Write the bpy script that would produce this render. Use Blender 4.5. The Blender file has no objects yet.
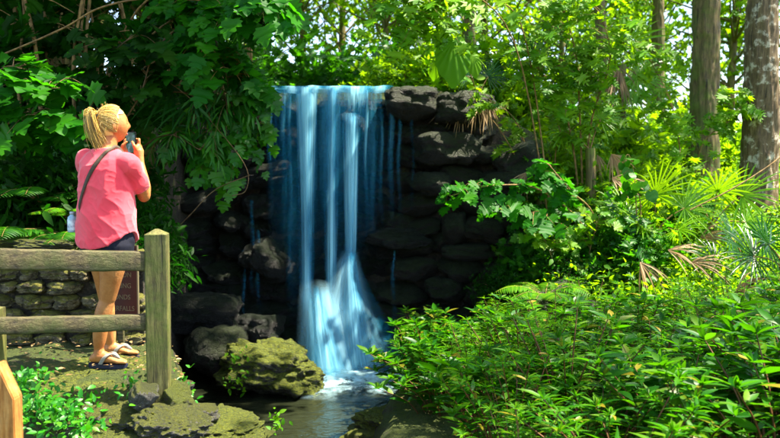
import bpy, bmesh, math, random
import numpy as np
from mathutils import Vector, Matrix, noise, Euler
PI = math.pi
S = bpy.context.scene
COL = S.collection
RS = np.random.RandomState(7)
random.seed(7)

# ------------------------------------------------------------------ scene, camera, light
S.render.engine = 'CYCLES'
S.cycles.use_denoising = True
S.cycles.max_bounces = 7
S.cycles.diffuse_bounces = 3
S.cycles.glossy_bounces = 2
S.cycles.transmission_bounces = 4
S.cycles.transparent_max_bounces = 24
S.cycles.caustics_reflective = False
S.cycles.caustics_refractive = False
S.cycles.sample_clamp_indirect = 6.0
S.view_settings.view_transform = 'Standard'
S.view_settings.look = 'None'
S.view_settings.gamma = 1
S.view_settings.use_curve_mapping = False
S.view_settings.exposure = 2.12

CAMZ = 2.25
PITCH = math.radians(3.33)
F = 758.0
cd = bpy.data.cameras.new('camera')
cam = bpy.data.objects.new('camera', cd); COL.objects.link(cam)
cam.location = (0, 0, CAMZ)
cam.rotation_euler = (math.radians(90) - PITCH, 0, 0)
cd.lens = F / 780 * 36; cd.sensor_width = 36
cd.clip_start = 0.05; cd.clip_end = 1000
cd.dof.use_dof = True; cd.dof.focus_distance = 5.2; cd.dof.aperture_fstop = 2.6
S.camera = cam

SUN = Vector((0.46, 0.04, 0.88)).normalized()      # towards the sun
el = math.asin(SUN.z); az = math.atan2(SUN.x, SUN.y)
ld = bpy.data.lights.new('sun', 'SUN'); ld.energy = 5.0; ld.angle = math.radians(0.9); ld.color = (1, .91, .74)
sun = bpy.data.objects.new('sun', ld); COL.objects.link(sun)
sun.rotation_euler = SUN.to_track_quat('Z', 'Y').to_euler()
W = bpy.data.worlds.new('World'); S.world = W; W.use_nodes = True
wn = W.node_tree.nodes; wl = W.node_tree.links
bg = wn['Background']; bg.inputs[1].default_value = 0.12
sky = wn.new('ShaderNodeTexSky'); sky.sky_type = 'NISHITA'; sky.sun_disc = False
sky.sun_elevation = el; sky.sun_rotation = az; sky.air_density = 1.0; sky.dust_density = 1.5
wl.new(sky.outputs[0], bg.inputs[0])

def P(px, py, D):
    """photo pixel at distance D along +Y -> world point"""
    u = (px - 390) / F; v = (219 - py) / F
    c, s = math.cos(PITCH), math.sin(PITCH)
    d = Vector((u, c + v * s, -s + v * c))
    return Vector((0, 0, CAMZ)) + d * (D / d.y)

# ------------------------------------------------------------------ tags
def tag(o, label=None, cat=None, group=None, kind=None):
    if label: o['label'] = label
    if cat: o['category'] = cat
    if group: o['group'] = group
    if kind: o['kind'] = kind
    return o
def empty(name, loc, label, cat, group=None, rz=0):
    o = bpy.data.objects.new(name, None); COL.objects.link(o)
    o.location = loc; o.rotation_euler = (0, 0, rz); o.empty_display_size = .1
    return tag(o, label, cat, group)
def link(name, me, mat=None, parent=None, loc=None):
    o = bpy.data.objects.new(name, me); COL.objects.link(o)
    if mat is not None:
        for m in (mat if isinstance(mat, (list, tuple)) else [mat]):
            me.materials.append(m)
    if parent is not None: o.parent = parent
    if loc is not None: o.location = loc
    return o
def copy_tree(root, loc, rz=0, scale=1, label=None, group=None):
    r = root.copy(); COL.objects.link(r)
    r.location = loc; r.rotation_euler = (0, 0, rz)
    r.scale = (scale,) * 3 if not isinstance(scale, (tuple, list)) else scale
    if label: r['label'] = label
    if group: r['group'] = group
    for ch in list(root.children):
        c = ch.copy(); COL.objects.link(c); c.parent = r
        for g in ch.children:
            d = g.copy(); COL.objects.link(d); d.parent = c
    return r

# ------------------------------------------------------------------ mesh helpers
def mesh_np(name, V, polys, smooth=False):
    """V (n,3); polys list of arrays (m,k) with the same k per array"""
    me = bpy.data.meshes.new(name)
    V = np.asarray(V, np.float32)
    me.vertices.add(len(V)); me.vertices.foreach_set('co', V.ravel())
    idx = np.concatenate([np.asarray(p, np.int32).ravel() for p in polys])
    tot = np.concatenate([np.full(len(p), np.asarray(p).shape[1], np.int32) for p in polys])
    st = np.concatenate([[0], np.cumsum(tot)[:-1]]).astype(np.int32)
    me.loops.add(len(idx)); me.loops.foreach_set('vertex_index', idx)
    me.polygons.add(len(tot)); me.polygons.foreach_set('loop_start', st); me.polygons.foreach_set('loop_total', tot)
    if smooth: me.polygons.foreach_set('use_smooth', np.ones(len(tot), bool))
    me.update(calc_edges=True); me.validate()
    return me

class Scatter:
    """many copies of small leaf templates collected into one mesh"""
    def __init__(self): self.V = []; self.F = {}; self.n = 0
    def add(self, tpl, pos, dirs, ups, scale, sxyz=(1, 1, 1)):
        tv, tf = tpl
        pos = np.atleast_2d(pos).astype(float); n = len(pos)
        d = np.broadcast_to(np.asarray(dirs, float), (n, 3)); d = d / (np.linalg.norm(d, axis=1, keepdims=True) + 1e-9)
        u = np.broadcast_to(np.asarray(ups, float), (n, 3))
        sd = np.cross(d, u); sd /= (np.linalg.norm(sd, axis=1, keepdims=True) + 1e-9)
        nn = np.cross(sd, d)
        s = np.broadcast_to(np.asarray(scale, float).reshape(-1, 1), (n, 1))
        t = tv * np.asarray(sxyz)
        # template: x = side, y = along, z = normal
        V = pos[:, None, :] + s[:, None, :] * (t[None, :, 0:1] * sd[:, None, :] + t[None, :, 1:2] * d[:, None, :] + t[None, :, 2:3] * nn[:, None, :])
        k = len(tv)
        off = self.n + np.arange(n) * k
        for f in tf:
            f = np.asarray(f)
            self.F.setdefault(f.shape[1], []).append((off[:, None, None] + f[None]).reshape(-1, f.shape[1]))
        self.V.append(V.reshape(-1, 3)); self.n += n * k
    def raw(self, V, polys):
        V = np.asarray(V, float)
        for f in polys:
            f = np.asarray(f); self.F.setdefault(f.shape[1], []).append(f + self.n)
        self.V.append(V); self.n += len(V)
    def tube(self, pts, radii, sides=6):
        V, Q = tube_np(pts, radii, sides); self.raw(V, [Q])
    def mesh(self, name, smooth=False):
        return mesh_np(name, np.concatenate(self.V), [np.concatenate(v) for v in self.F.values()], smooth)

def tube_np(pts, radii, sides=6, cap=True):
    pts = np.asarray([tuple(p) for p in pts], float); n = len(pts)
    rad = np.broadcast_to(np.asarray(radii, float), (n,)) if np.ndim(radii) == 0 else np.asarray(radii, float)
    T = np.gradient(pts, axis=0); T /= (np.linalg.norm(T, axis=1, keepdims=True) + 1e-9)
    ref = np.array([0.0, 0, 1]) if abs(T[0][2]) < .9 else np.array([1.0, 0, 0])
    A = np.cross(T, ref); A /= (np.linalg.norm(A, axis=1, keepdims=True) + 1e-9)
    for i in range(1, n):
        a = A[i - 1] - T[i] * np.dot(A[i - 1], T[i]); l = np.linalg.norm(a)
        if l > 1e-6: A[i] = a / l
    B = np.cross(T, A)
    ang = np.arange(sides) * 2 * PI / sides
    V = pts[:, None, :] + rad[:, None, None] * (np.cos(ang)[None, :, None] * A[:, None, :] + np.sin(ang)[None, :, None] * B[:, None, :])
    V = V.reshape(-1, 3)
    i = np.arange(n - 1)[:, None] * sides; j = np.arange(sides)[None]; j2 = (j + 1) % sides
    Q = np.stack([i + j, i + j2, i + sides + j2, i + sides + j], -1).reshape(-1, 4)
    return V, Q

def fbm(p, sc, oc=4, seed=0.0):
    return noise.fractal(Vector((p[0] * sc + seed, p[1] * sc + seed * .7, p[2] * sc - seed)), 1.0, 2.0, oc)

# ------------------------------------------------------------------ materials
def new_mat(name):
    m = bpy.data.materials.new(name); m.use_nodes = True
    nt = m.node_tree; nt.nodes.clear()
    out = nt.nodes.new('ShaderNodeOutputMaterial')
    return m, nt, out
def N(nt, t, **kw):
    n = nt.nodes.new(t)
    for k, v in kw.items():
        if k.startswith('i_'): n.inputs[k[2:].replace('_', ' ')].default_value = v
        else: setattr(n, k, v)
    return n
def ramp(nt, stops, fac):
    r = nt.nodes.new('ShaderNodeValToRGB'); e = r.color_ramp.elements
    while len(e) > len(stops): e.remove(e[-1])
    while len(e) < len(stops): e.new(1)
    for el_, (p, c) in zip(e, stops):
        el_.position = p; el_.color = (c[0], c[1], c[2], 1) if len(c) == 3 else c
    nt.links.new(fac, r.inputs[0]); return r
def noise_n(nt, scale, detail=4, rough=.6, coord='Object', vec=None, dist=0):
    n = nt.nodes.new('ShaderNodeTexNoise'); n.inputs['Scale'].default_value = scale
    n.inputs['Detail'].default_value = detail; n.inputs['Roughness'].default_value = rough; n.inputs['Distortion'].default_value = dist
    if vec is None:
        tc = nt.nodes.new('ShaderNodeTexCoord'); vec = tc.outputs[coord]
    nt.links.new(vec, n.inputs['Vector']); return n
def mixc(nt, fac, a, b, blend='MIX'):
    m = nt.nodes.new('ShaderNodeMix'); m.data_type = 'RGBA'; m.blend_type = blend
    for s, v in ((m.inputs[0], fac), (m.inputs[6], a), (m.inputs[7], b)):
        if isinstance(v, (int, float)): s.default_value = v
        elif isinstance(v, tuple): s.default_value = (*v, 1) if len(v) == 3 else v
        else: nt.links.new(v, s)
    return m.outputs[2]
def math_n(nt, op, a, b=None, clamp=False):
    m = nt.nodes.new('ShaderNodeMath'); m.operation = op; m.use_clamp = clamp
    for s, v in zip(m.inputs, (a, b)):
        if v is None: continue
        if isinstance(v, (int, float)): s.default_value = v
        else: nt.links.new(v, s)
    return m.outputs[0]
def bump(nt, h, dist, strength=1.0):
    b = nt.nodes.new('ShaderNodeBump'); b.inputs['Distance'].default_value = dist; b.inputs['Strength'].default_value = strength
    nt.links.new(h, b.inputs['Height']); return b.outputs[0]

def leaf_mat(name, cols, trans=(0.1, 0.4, 0.01), tw=.42, rough=.38, spec=.5, objvar=True):
    """cols: ramp colours drawn by leaf; leaves pass light"""
    m, nt, out = new_mat(name)
    g = N(nt, 'ShaderNodeNewGeometry')
    oi = N(nt, 'ShaderNodeObjectInfo')
    f = math_n(nt, 'FRACT', math_n(nt, 'ADD', g.outputs['Random Per Island'], math_n(nt, 'MULTIPLY', oi.outputs['Random'], .37)))
    k = len(cols)
    r = ramp(nt, [((i / max(1, k - 1)), c) for i, c in enumerate(cols)], f)
    n = noise_n(nt, 1.3, 2, .5)
    hs = N(nt, 'ShaderNodeHueSaturation'); nt.links.new(r.outputs[0], hs.inputs['Color'])
    nt.links.new(math_n(nt, 'ADD', math_n(nt, 'MULTIPLY', n.outputs[0], .9), .55), hs.inputs['Value'])
    p = N(nt, 'ShaderNodeBsdfPrincipled'); p.inputs['Roughness'].default_value = rough
    p.inputs['Specular IOR Level'].default_value = spec
    nt.links.new(hs.outputs[0], p.inputs['Base Color'])
    t = N(nt, 'ShaderNodeBsdfTranslucent')
    tc = mixc(nt, .65, hs.outputs[0], trans)
    nt.links.new(tc, t.inputs[0])
    mx = N(nt, 'ShaderNodeMixShader'); mx.inputs[0].default_value = tw
    nt.links.new(p.outputs[0], mx.inputs[1]); nt.links.new(t.outputs[0], mx.inputs[2]); nt.links.new(mx.outputs[0], out.inputs[0])
    return m

def rock_mat(name, base, light, moss, moss_amt, scale=3.0, wet=.0, moss2=None, bumpd=.03, cracks=.75):
    m, nt, out = new_mat(name)
    n1 = noise_n(nt, scale, 8, .65); n2 = noise_n(nt, scale * 4.2, 6, .7)
    n3 = noise_n(nt, scale * 1.4, 5, .6, dist=.6)
    vo = N(nt, 'ShaderNodeTexVoronoi'); vo.feature = 'DISTANCE_TO_EDGE'; vo.inputs['Scale'].default_value = scale * 1.5
    tc = N(nt, 'ShaderNodeTexCoord'); nt.links.new(mixc(nt, .12, tc.outputs['Object'], n1.outputs['Color'], 'ADD'), vo.inputs['Vector'])
    c = ramp(nt, [(.32, base), (.55, tuple((a + b) / 2 for a, b in zip(base, light))), (.72, light)], n1.outputs[0]).outputs[0]
    c = mixc(nt, .55, c, ramp(nt, [(.3, (.25, .25, .25)), (.7, (1, 1, 1))], n2.outputs[0]).outputs[0], 'MULTIPLY')
    g = N(nt, 'ShaderNodeNewGeometry'); sx = N(nt, 'ShaderNodeSeparateXYZ'); nt.links.new(g.outputs['Normal'], sx.inputs[0])
    n6 = noise_n(nt, scale * 7, 6, .75, dist=.4)
    c = mixc(nt, ramp(nt, [(.56, (0, 0, 0)), (.64, (.75, .75, .75))], n6.outputs[0]).outputs[0], c, tuple(min(.7, x * 1.5 + .01) for x in light))
    mf = math_n(nt, 'ADD', math_n(nt, 'MULTIPLY', sx.outputs[2], .35), n3.outputs[0])
    mf = ramp(nt, [(max(0, 1.0 - moss_amt), (0, 0, 0)), (min(1, 1.12 - moss_amt), (1, 1, 1))], mf).outputs[0]
    mcol = mixc(nt, ramp(nt, [(.35, (0, 0, 0)), (.65, (1, 1, 1))], n2.outputs[0]).outputs[0], moss, moss2 or tuple(x * .45 for x in moss))
    c = mixc(nt, mf, c, mcol)
    crk = ramp(nt, [(.0, (.12, .12, .12)), (.045, (1, 1, 1))], vo.outputs[0]).outputs[0]
    pit = ramp(nt, [(.34, (.15, .15, .15)), (.46, (1, 1, 1))], n6.outputs[0]).outputs[0]
    c = mixc(nt, .8, mixc(nt, cracks, c, crk, 'MULTIPLY'), pit, 'MULTIPLY')
    p = N(nt, 'ShaderNodeBsdfPrincipled'); nt.links.new(c, p.inputs['Base Color'])
    rr = math_n(nt, 'ADD', math_n(nt, 'MULTIPLY', n2.outputs[0], .5 if wet < .5 else .35), .55 - wet * .45)
    nt.links.new(rr, p.inputs['Roughness'])
    h = math_n(nt, 'ADD', math_n(nt, 'MULTIPLY', n2.outputs[0], .6), n1.outputs[0])
    h = math_n(nt, 'ADD', h, math_n(nt, 'MULTIPLY', math_n(nt, 'MINIMUM', vo.outputs[0], .06), 5.0 if cracks > .5 else 0.0)); h = math_n(nt, 'ADD', h, math_n(nt, 'MULTIPLY', n6.outputs[0], .6))
    n5 = noise_n(nt, scale * 16, 4, .7)
    h = math_n(nt, 'ADD', h, math_n(nt, 'MULTIPLY', n5.outputs[0], .25))
    nt.links.new(bump(nt, h, bumpd * 1.6), p.inputs['Normal'])
    nt.links.new(p.outputs[0], out.inputs[0])
    return m

def wood_mat(name, cols, moss=None, axis=0, rough=.7, ms=5, mr=(.44, .62)):
    m, nt, out = new_mat(name)
    tc = N(nt, 'ShaderNodeTexCoord'); mp = N(nt, 'ShaderNodeMapping')
    sc = [14, 14, 14]; sc[axis] = 1.2; mp.inputs['Scale'].default_value = sc
    nt.links.new(tc.outputs['Object'], mp.inputs[0])
    n = noise_n(nt, 3.2, 10, .75, vec=mp.outputs[0]); n2 = noise_n(nt, 9, 6, .75)
    c = ramp(nt, [(.36, cols[0]), (.5, cols[1]), (.64, cols[2])], n.outputs[0]).outputs[0]
    if moss:
        n3 = noise_n(nt, ms, 6, .7)
        c = mixc(nt, ramp(nt, [(mr[0], (0, 0, 0)), (mr[1], (.9, .9, .9))], n3.outputs[0]).outputs[0], c, moss)
    c = mixc(nt, .45, c, ramp(nt, [(.35, (.3, .3, .3)), (.6, (1, 1, 1))], n2.outputs[0]).outputs[0], 'MULTIPLY')
    mp2 = N(nt, 'ShaderNodeMapping'); s2 = [26, 26, 26]; s2[axis] = 1.6; mp2.inputs['Scale'].default_value = s2
    nt.links.new(tc.outputs['Object'], mp2.inputs[0]); n4 = noise_n(nt, 1.0, 3, .5, vec=mp2.outputs[0])
    crk = ramp(nt, [(.30, (0, 0, 0)), (.36, (1, 1, 1))], n4.outputs[0]).outputs[0]
    c = mixc(nt, .8, c, crk, 'MULTIPLY')
    p = N(nt, 'ShaderNodeBsdfPrincipled'); p.inputs['Roughness'].default_value = rough
    nt.links.new(c, p.inputs['Base Color'])
    nt.links.new(bump(nt, math_n(nt, 'ADD', math_n(nt, 'MULTIPLY', crk, .8), math_n(nt, 'ADD', n.outputs[0], math_n(nt, 'MULTIPLY', n2.outputs[0], .5))), .010), p.inputs['Normal'])
    nt.links.new(p.outputs[0], out.inputs[0]); return m
def skin_mat():
    m, nt, out = new_mat('tanned skin')
    n = noise_n(nt, 9, 5, .6); n2 = noise_n(nt, 90, 3, .6)
    c = ramp(nt, [(.3, (.40, .135, .035)), (.5, (.50, .20, .058)), (.7, (.58, .27, .09))], n.outputs[0]).outputs[0]
    c = mixc(nt, .3, c, ramp(nt, [(.3, (.55, .5, .45)), (.6, (1, 1, 1))], n2.outputs[0]).outputs[0], 'MULTIPLY')
    p = N(nt, 'ShaderNodeBsdfPrincipled'); p.inputs['Roughness'].default_value = .48; p.inputs['Specular IOR Level'].default_value = .4
    p.inputs['Subsurface Weight'].default_value = .08; p.inputs['Subsurface Radius'].default_value = (.02, .008, .004); p.inputs['Subsurface Scale'].default_value = .5
    nt.links.new(c, p.inputs['Base Color']); nt.links.new(bump(nt, n2.outputs[0], .002), p.inputs['Normal']); nt.links.new(p.outputs[0], out.inputs[0]); return m
def plain(name, col, rough=.6, spec=.5, nz=0.0, nscale=30, bd=0.0, sss=0.0):
    m, nt, out = new_mat(name)
    p = N(nt, 'ShaderNodeBsdfPrincipled'); p.inputs['Roughness'].default_value = rough; p.inputs['Specular IOR Level'].default_value = spec
    n = noise_n(nt, nscale, 4, .6)
    lo = tuple(x * (1 - nz) for x in col); hi = tuple(min(1, x * (1 + nz)) for x in col)
    nt.links.new(ramp(nt, [(.35, lo), (.65, hi)], n.outputs[0]).outputs[0], p.inputs['Base Color'])
    if bd: nt.links.new(bump(nt, n.outputs[0], bd), p.inputs['Normal'])
    if sss:
        p.inputs['Subsurface Weight'].default_value = sss; p.inputs['Subsurface Radius'].default_value = (.02, .008, .004); p.inputs['Subsurface Scale'].default_value = .5
    nt.links.new(p.outputs[0], out.inputs[0]); return m

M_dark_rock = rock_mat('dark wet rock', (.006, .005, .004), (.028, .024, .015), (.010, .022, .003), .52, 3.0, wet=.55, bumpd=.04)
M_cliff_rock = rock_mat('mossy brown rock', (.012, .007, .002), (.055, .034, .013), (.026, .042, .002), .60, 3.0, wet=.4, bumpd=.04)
M_moss_rock = rock_mat('bright mossy limestone', (.03, .025, .012), (.30, .27, .19), (.06, .10, .003), .64, 5.0, wet=.1, moss2=(.23, .25, .006), bumpd=.035)
M_pale_rock = rock_mat('weathered limestone', (.05, .045, .03), (.50, .48, .42), (.06, .09, .004), .45, 6.0, wet=.0, moss2=(.22, .22, .008), bumpd=.045)
M_wall_rock = rock_mat('retaining wall stone', (.09, .075, .035), (.46, .38, .20), (.11, .12, .008), .48, 6.0, wet=.0, moss2=(.20, .18, .015), bumpd=.03)
M_ground = rock_mat('leaf litter soil', (.022, .016, .008), (.13, .10, .06), (.05, .075, .003), .40, 5.5, wet=0, moss2=(.09, .12, .006), bumpd=.05, cracks=0.0)
M_trunk = wood_mat('bark', ((.05, .035, .008), (.16, .11, .03), (.30, .21, .07)), (.13, .17, .01), 2, ms=4)
M_trunk_pale = wood_mat('pale patched bark', ((.06, .035, .010), (.15, .095, .03), (.26, .18, .08)), (.55, .48, .34), 2, ms=9, mr=(.54, .62))
M_twig = plain('twig bark', (.22, .13, .04), .7, .3, .5, 20, .002)
M_twig_dark = plain('dark twig bark', (.13, .08, .03), .7, .3, .5, 20, .002)
M_redstem = plain('reddish stem', (.12, .045, .012), .55, .4, .3, 30)

G_dark = leaf_mat('leaf darkened for shade', [(.005, .028, .001), (.008, .045, .001), (.016, .070, .001), (.005, .035, .002)], (.02, .2, .003), .35, rough=.55, spec=.12)  # canopy shade is put into this darker leaf colour
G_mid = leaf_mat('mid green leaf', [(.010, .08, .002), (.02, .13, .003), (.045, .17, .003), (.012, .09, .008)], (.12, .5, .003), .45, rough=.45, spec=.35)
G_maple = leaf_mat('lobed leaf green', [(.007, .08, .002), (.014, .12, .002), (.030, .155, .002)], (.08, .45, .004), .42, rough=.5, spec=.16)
G_bright = leaf_mat('leaf brightened as backlit', [(.04, .17, .002), (.09, .25, .003), (.16, .30, .003), (.02, .12, .003)], (.45, .8, .004), .5, rough=.5, spec=.3)  # backlight is put into this brighter leaf colour
G_bush = leaf_mat('glossy bush leaf', [(.004, .055, .001), (.012, .095, .001), (.028, .14, .002), (.006, .07, .001), (.015, .11, .002), (.07, .18, .002), (.02, .12, .002), (.005, .06, .001), (.03, .14, .002), (.11, .21, .003), (.02, .12, .002), (.28, .20, .015)], (.14, .55, .002), .33, rough=.42, spec=.22)
G_fern = leaf_mat('fern green', [(.03, .14, .002), (.06, .20, .003), (.11, .25, .003)], (.3, .7, .004), .42, rough=.5, spec=.16)
G_palm = leaf_mat('palm green', [(.06, .20, .003), (.11, .28, .003), (.17, .34, .004)], (.45, .8, .006), .4, rough=.3, spec=.5)
G_palm_dark = leaf_mat('dark palm green', [(.006, .05, .006), (.012, .07, .008), (.02, .09, .012)], (.05, .28, .01), .3, rough=.3, spec=.35)
G_dead = leaf_mat('dry palm frond', [(.16, .09, .03), (.28, .17, .06), (.40, .27, .12)], (.5, .3, .1), .3, rough=.6)
G_back = leaf_mat('woodland leaf coloured sunlit', [(.03, .14, .002), (.08, .24, .003), (.17, .34, .004), (.015, .08, .003)], (.45, .8, .006), .55, rough=.5, spec=.2)  # sunlight is put into this lighter yellow-green leaf colour
G_ground = leaf_mat('ground cover leaf', [(.008, .12, .002), (.02, .2, .003), (.07, .26, .004)], (.12, .6, .005), .35, rough=.45)
# ------------------------------------------------------------------ terrain
def ss(a, b, x):
    t = np.clip((x - a) / (b - a), 0, 1); return t * t * (3 - 2 * t)
def xb(y): return np.interp(y, [3, 6.3, 6.8, 8, 9, 10], [-.55, -.45, -.25, .1, .45, .5])
def xl(y): return np.interp(y, [3, 4.45, 5.2, 5.6, 6.5, 8, 10], [-1.0, -1.06, -1.3, -1.66, -1.95, -2.35, -2.35])
def height(x, y):
    x = np.asarray(x, float); y = np.asarray(y, float)
    bed = -.4
    d = x - xb(y)
    low = bed + .75 * ss(0, .5, d) + .10 * np.clip(d - .4, 0, 4) + .26 * np.clip(y - 6.6, 0, 3) * ss(.5, 2.2, d)
    low = low + .25 * ss(5.5, 3.5, y) * ss(.5, 2, d)
    dl = xl(y) - x
    ledge = np.interp(y, [0, 3.4, 4.05, 4.3, 4.52, 5.35], [.25, .4, .62, .84, 1.01, 1.05])
    hill = np.where(y < 5.42, ledge, 1.72 + .42 * np.clip(y - 5.9, 0, 3.6))
    hill = ledge + (hill - ledge) * ss(5.38, 5.5, y)
    low = low + (hill - low) * ss(-.05, .22, dl)
    C = np.interp(x, [-3, .4, 1.0, 1.8, 2.6, 5], [9.2, 9.2, 9.0, 8.5, 8.2, 8.4])
    H = np.interp(x, [.6, 1.5, 2.6, 5], [3.27, 2.95, 2.1, 2.0])
    w = np.interp(x, [1.2, 2.6, 4], [.3, 1.6, 3.6])
    t = ss(0, 1, (y - C) / w)
    far = .045 * np.clip(y - 13, 0, 60) * np.interp(x, [0, 6, 30], [1, .15, .6])
    return low + (H + far - low) * t
def nonuni(a, b, step, lo, hi, k):
    core = list(np.arange(a, b + 1e-6, step))
    l, s, v = [], step, a
    while v > lo: s *= k; v -= s; l.append(v)
    r, s, v = [], step, b
    while v < hi: s *= k; v += s; r.append(v)
    return np.array(l[::-1] + core + r)
gx = nonuni(-5, 5.5, .075, -240, 240, 1.12); gy = nonuni(2.0, 13, .075, -30, 420, 1.12)
X, Y = np.meshgrid(gx, gy, indexing='ij')
Z = height(X, Y)
nz = np.array([[noise.fractal(Vector((x * 1.6, y * 1.6, 3)), 1, 2, 5) for y in gy] for x in gx])
flat = 1 - .9 * ss(.2, 0, np.abs(Y - 9.25)) * ((X > -1.7) & (X < .2))
near = ss(60, 14, np.hypot(X, Y))
Z = Z + nz * (.085 * flat + .35 * (1 - near))
nx_, ny_ = len(gx), len(gy)
I = np.arange(nx_ * ny_).reshape(nx_, ny_)
Q = np.stack([I[:-1, :-1], I[1:, :-1], I[1:, 1:], I[:-1, 1:]], -1).reshape(-1, 4)
g = link('ground', mesh_np('ground', np.stack([X, Y, Z], -1).reshape(-1, 3), [Q], True), M_ground)
tag(g, kind='structure')
def hz(x, y): return float(height(x, y))

# ------------------------------------------------------------------ rocks
def rock_mesh(name, seed, sub=4, p=3.0, amp=.22, sc=1.2, cuts=7, fine=.05):
    bm = bmesh.new(); bmesh.ops.create_icosphere(bm, subdivisions=sub, radius=1)
    r = random.Random(seed)
    planes = []
    for _ in range(cuts):
        v = Vector((r.gauss(0, 1), r.gauss(0, 1), r.gauss(0, 1))).normalized(); planes.append((v, r.uniform(.62, .9)))
    for v in bm.verts:
        c = v.co.copy()
        k = (abs(c.x) ** p + abs(c.y) ** p + abs(c.z) ** p) ** (-1 / p); c = c * k * .85
        for n, d in planes:
            t = c.dot(n)
            if t > d: c -= n * (t - d) * .85
        q = c.normalized()
        c += q * (fbm(c, sc, 3, seed * 3.1) * amp + fbm(c, sc * 4, 4, seed * 1.7) * fine * 1.6)
        rd = 1 - abs(noise.noise(c * 2.3 + Vector((seed, 0, 0)))) * 2
        if rd > .72: c -= q * (rd - .72) * .22
        v.co = c
    me = bpy.data.meshes.new(name); bm.to_mesh(me); bm.free()
    me.polygons.foreach_set('use_smooth', np.ones(len(me.polygons), bool))
    return me
def rock(me, mat, loc, scale, rot, label, group=None, name='boulder', cat='rock'):
    key = me.name + '|' + mat.name
    m2 = ROCKM.get(key)
    if m2 is None:
        m2 = me.copy(); m2.materials.clear(); m2.materials.append(mat); ROCKM[key] = m2
    o = bpy.data.objects.new(name, m2); COL.objects.link(o)
    o.location = loc; o.scale = scale; o.rotation_euler = rot
    return tag(o, label, cat, group)
ROCKM = {}
RK = [rock_mesh('rock', s, 4, [3, 4, 2.6, 3.5, 5, 3][s % 6]) for s in range(6)]
BIG = [rock_mesh('large_rock', 20 + s, 6, 3.2, .26, 1.5, 9, .07) for s in range(2)]
FLATR = [rock_mesh('ledge_rock', 40 + s, 6, 4.5, .20, 1.6, 8, .075) for s in range(3)]

def cliffC(x): return float(np.interp(x, [-3, .4, 1.0, 1.8, 2.6, 5], [9.2, 9.2, 9.0, 8.5, 8.2, 8.4]))
rc = random.Random(5)
x = -2.35
GD = 'dark boulders stacked in the cliff beside the waterfall'
zrow = 0
for row in range(12):
    z = .03 + row * .27
    x = -2.45 + rc.uniform(0, .3)
    while x < 2.3:
        infall = -1.45 < x < .0
        w = rc.uniform(.20, .42)
        top = float(np.interp(x, [.6, 1.5, 2.6], [3.2, 2.75, 2.0]))
        if z < top - .1 and x < 1.6:
            yy = cliffC(x) + (.12 if infall else -.02) + rc.uniform(-.07, .08) + .012 * row
            sy = .28 if infall else rc.uniform(.3, .42)
            if z > 3.1 and infall: sy = .15
            right = x > .05
            if infall: lab = 'dark wet boulder behind the falling water'
            elif right: lab = 'dark brown boulder stacked in the cliff between waterfall and leafy bank'
            else: lab = 'dark boulder in the shaded cliff between fence post and waterfall'
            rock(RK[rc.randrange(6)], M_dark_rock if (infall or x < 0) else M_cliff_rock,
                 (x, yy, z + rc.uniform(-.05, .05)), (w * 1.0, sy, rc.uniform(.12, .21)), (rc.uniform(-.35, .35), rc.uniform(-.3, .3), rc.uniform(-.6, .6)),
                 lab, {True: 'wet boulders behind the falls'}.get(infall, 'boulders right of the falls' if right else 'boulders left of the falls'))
        x += w * rc.uniform(1.3, 1.7)
# side of the recess left of the falls
for k in range(16):
    y = 6.0 + (k % 8) * .42 + rc.uniform(-.1, .1); z = .25 + (k // 8) * .75 + rc.uniform(-.15, .2)
    rock(RK[k % 6], M_dark_rock, (float(xl(y)) - .34, y, z), (rc.uniform(.22, .34), rc.uniform(.3, .5), rc.uniform(.25, .42)), (rc.uniform(-.3, .3), rc.uniform(-.3, .3), rc.uniform(0, 3)),
         'dark boulder in the side of the recess behind the fence post', 'boulders lining the dark recess')
# individually readable boulders
def rpx(me, mat, px, py, D, wpx, hpx, dep, rot, label, name='boulder', group=None):
    c = P(px, py, D); s = D / F
    return rock(me, mat, c, (wpx * s / 2 / .92, dep, hpx * s / 2 / .88), rot, label, group, name)
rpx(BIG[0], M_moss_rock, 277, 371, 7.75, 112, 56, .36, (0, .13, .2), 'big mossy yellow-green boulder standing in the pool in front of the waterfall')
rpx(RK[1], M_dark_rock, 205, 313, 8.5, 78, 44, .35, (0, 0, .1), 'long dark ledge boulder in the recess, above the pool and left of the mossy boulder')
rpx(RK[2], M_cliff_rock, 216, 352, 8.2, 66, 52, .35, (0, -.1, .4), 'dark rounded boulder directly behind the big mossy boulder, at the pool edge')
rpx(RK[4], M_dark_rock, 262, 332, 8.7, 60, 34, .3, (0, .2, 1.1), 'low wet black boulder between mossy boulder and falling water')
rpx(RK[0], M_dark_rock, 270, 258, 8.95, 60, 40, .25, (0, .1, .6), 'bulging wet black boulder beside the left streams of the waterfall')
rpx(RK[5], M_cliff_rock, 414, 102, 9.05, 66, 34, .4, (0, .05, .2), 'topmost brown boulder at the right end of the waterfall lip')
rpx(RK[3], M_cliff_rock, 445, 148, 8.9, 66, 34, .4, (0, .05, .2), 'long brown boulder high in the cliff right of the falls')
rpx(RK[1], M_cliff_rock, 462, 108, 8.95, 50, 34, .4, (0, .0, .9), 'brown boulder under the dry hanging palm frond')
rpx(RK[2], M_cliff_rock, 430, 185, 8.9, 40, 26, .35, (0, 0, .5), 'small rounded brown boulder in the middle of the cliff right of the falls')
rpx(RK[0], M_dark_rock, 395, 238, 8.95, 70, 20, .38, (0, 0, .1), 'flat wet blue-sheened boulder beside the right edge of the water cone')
rpx(BIG[1], M_cliff_rock, 530, 322, 7.3, 130, 50, .4, (0, -.42, .2), 'sloping dull mossy boulder rising behind the leafy bushes')
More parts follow.
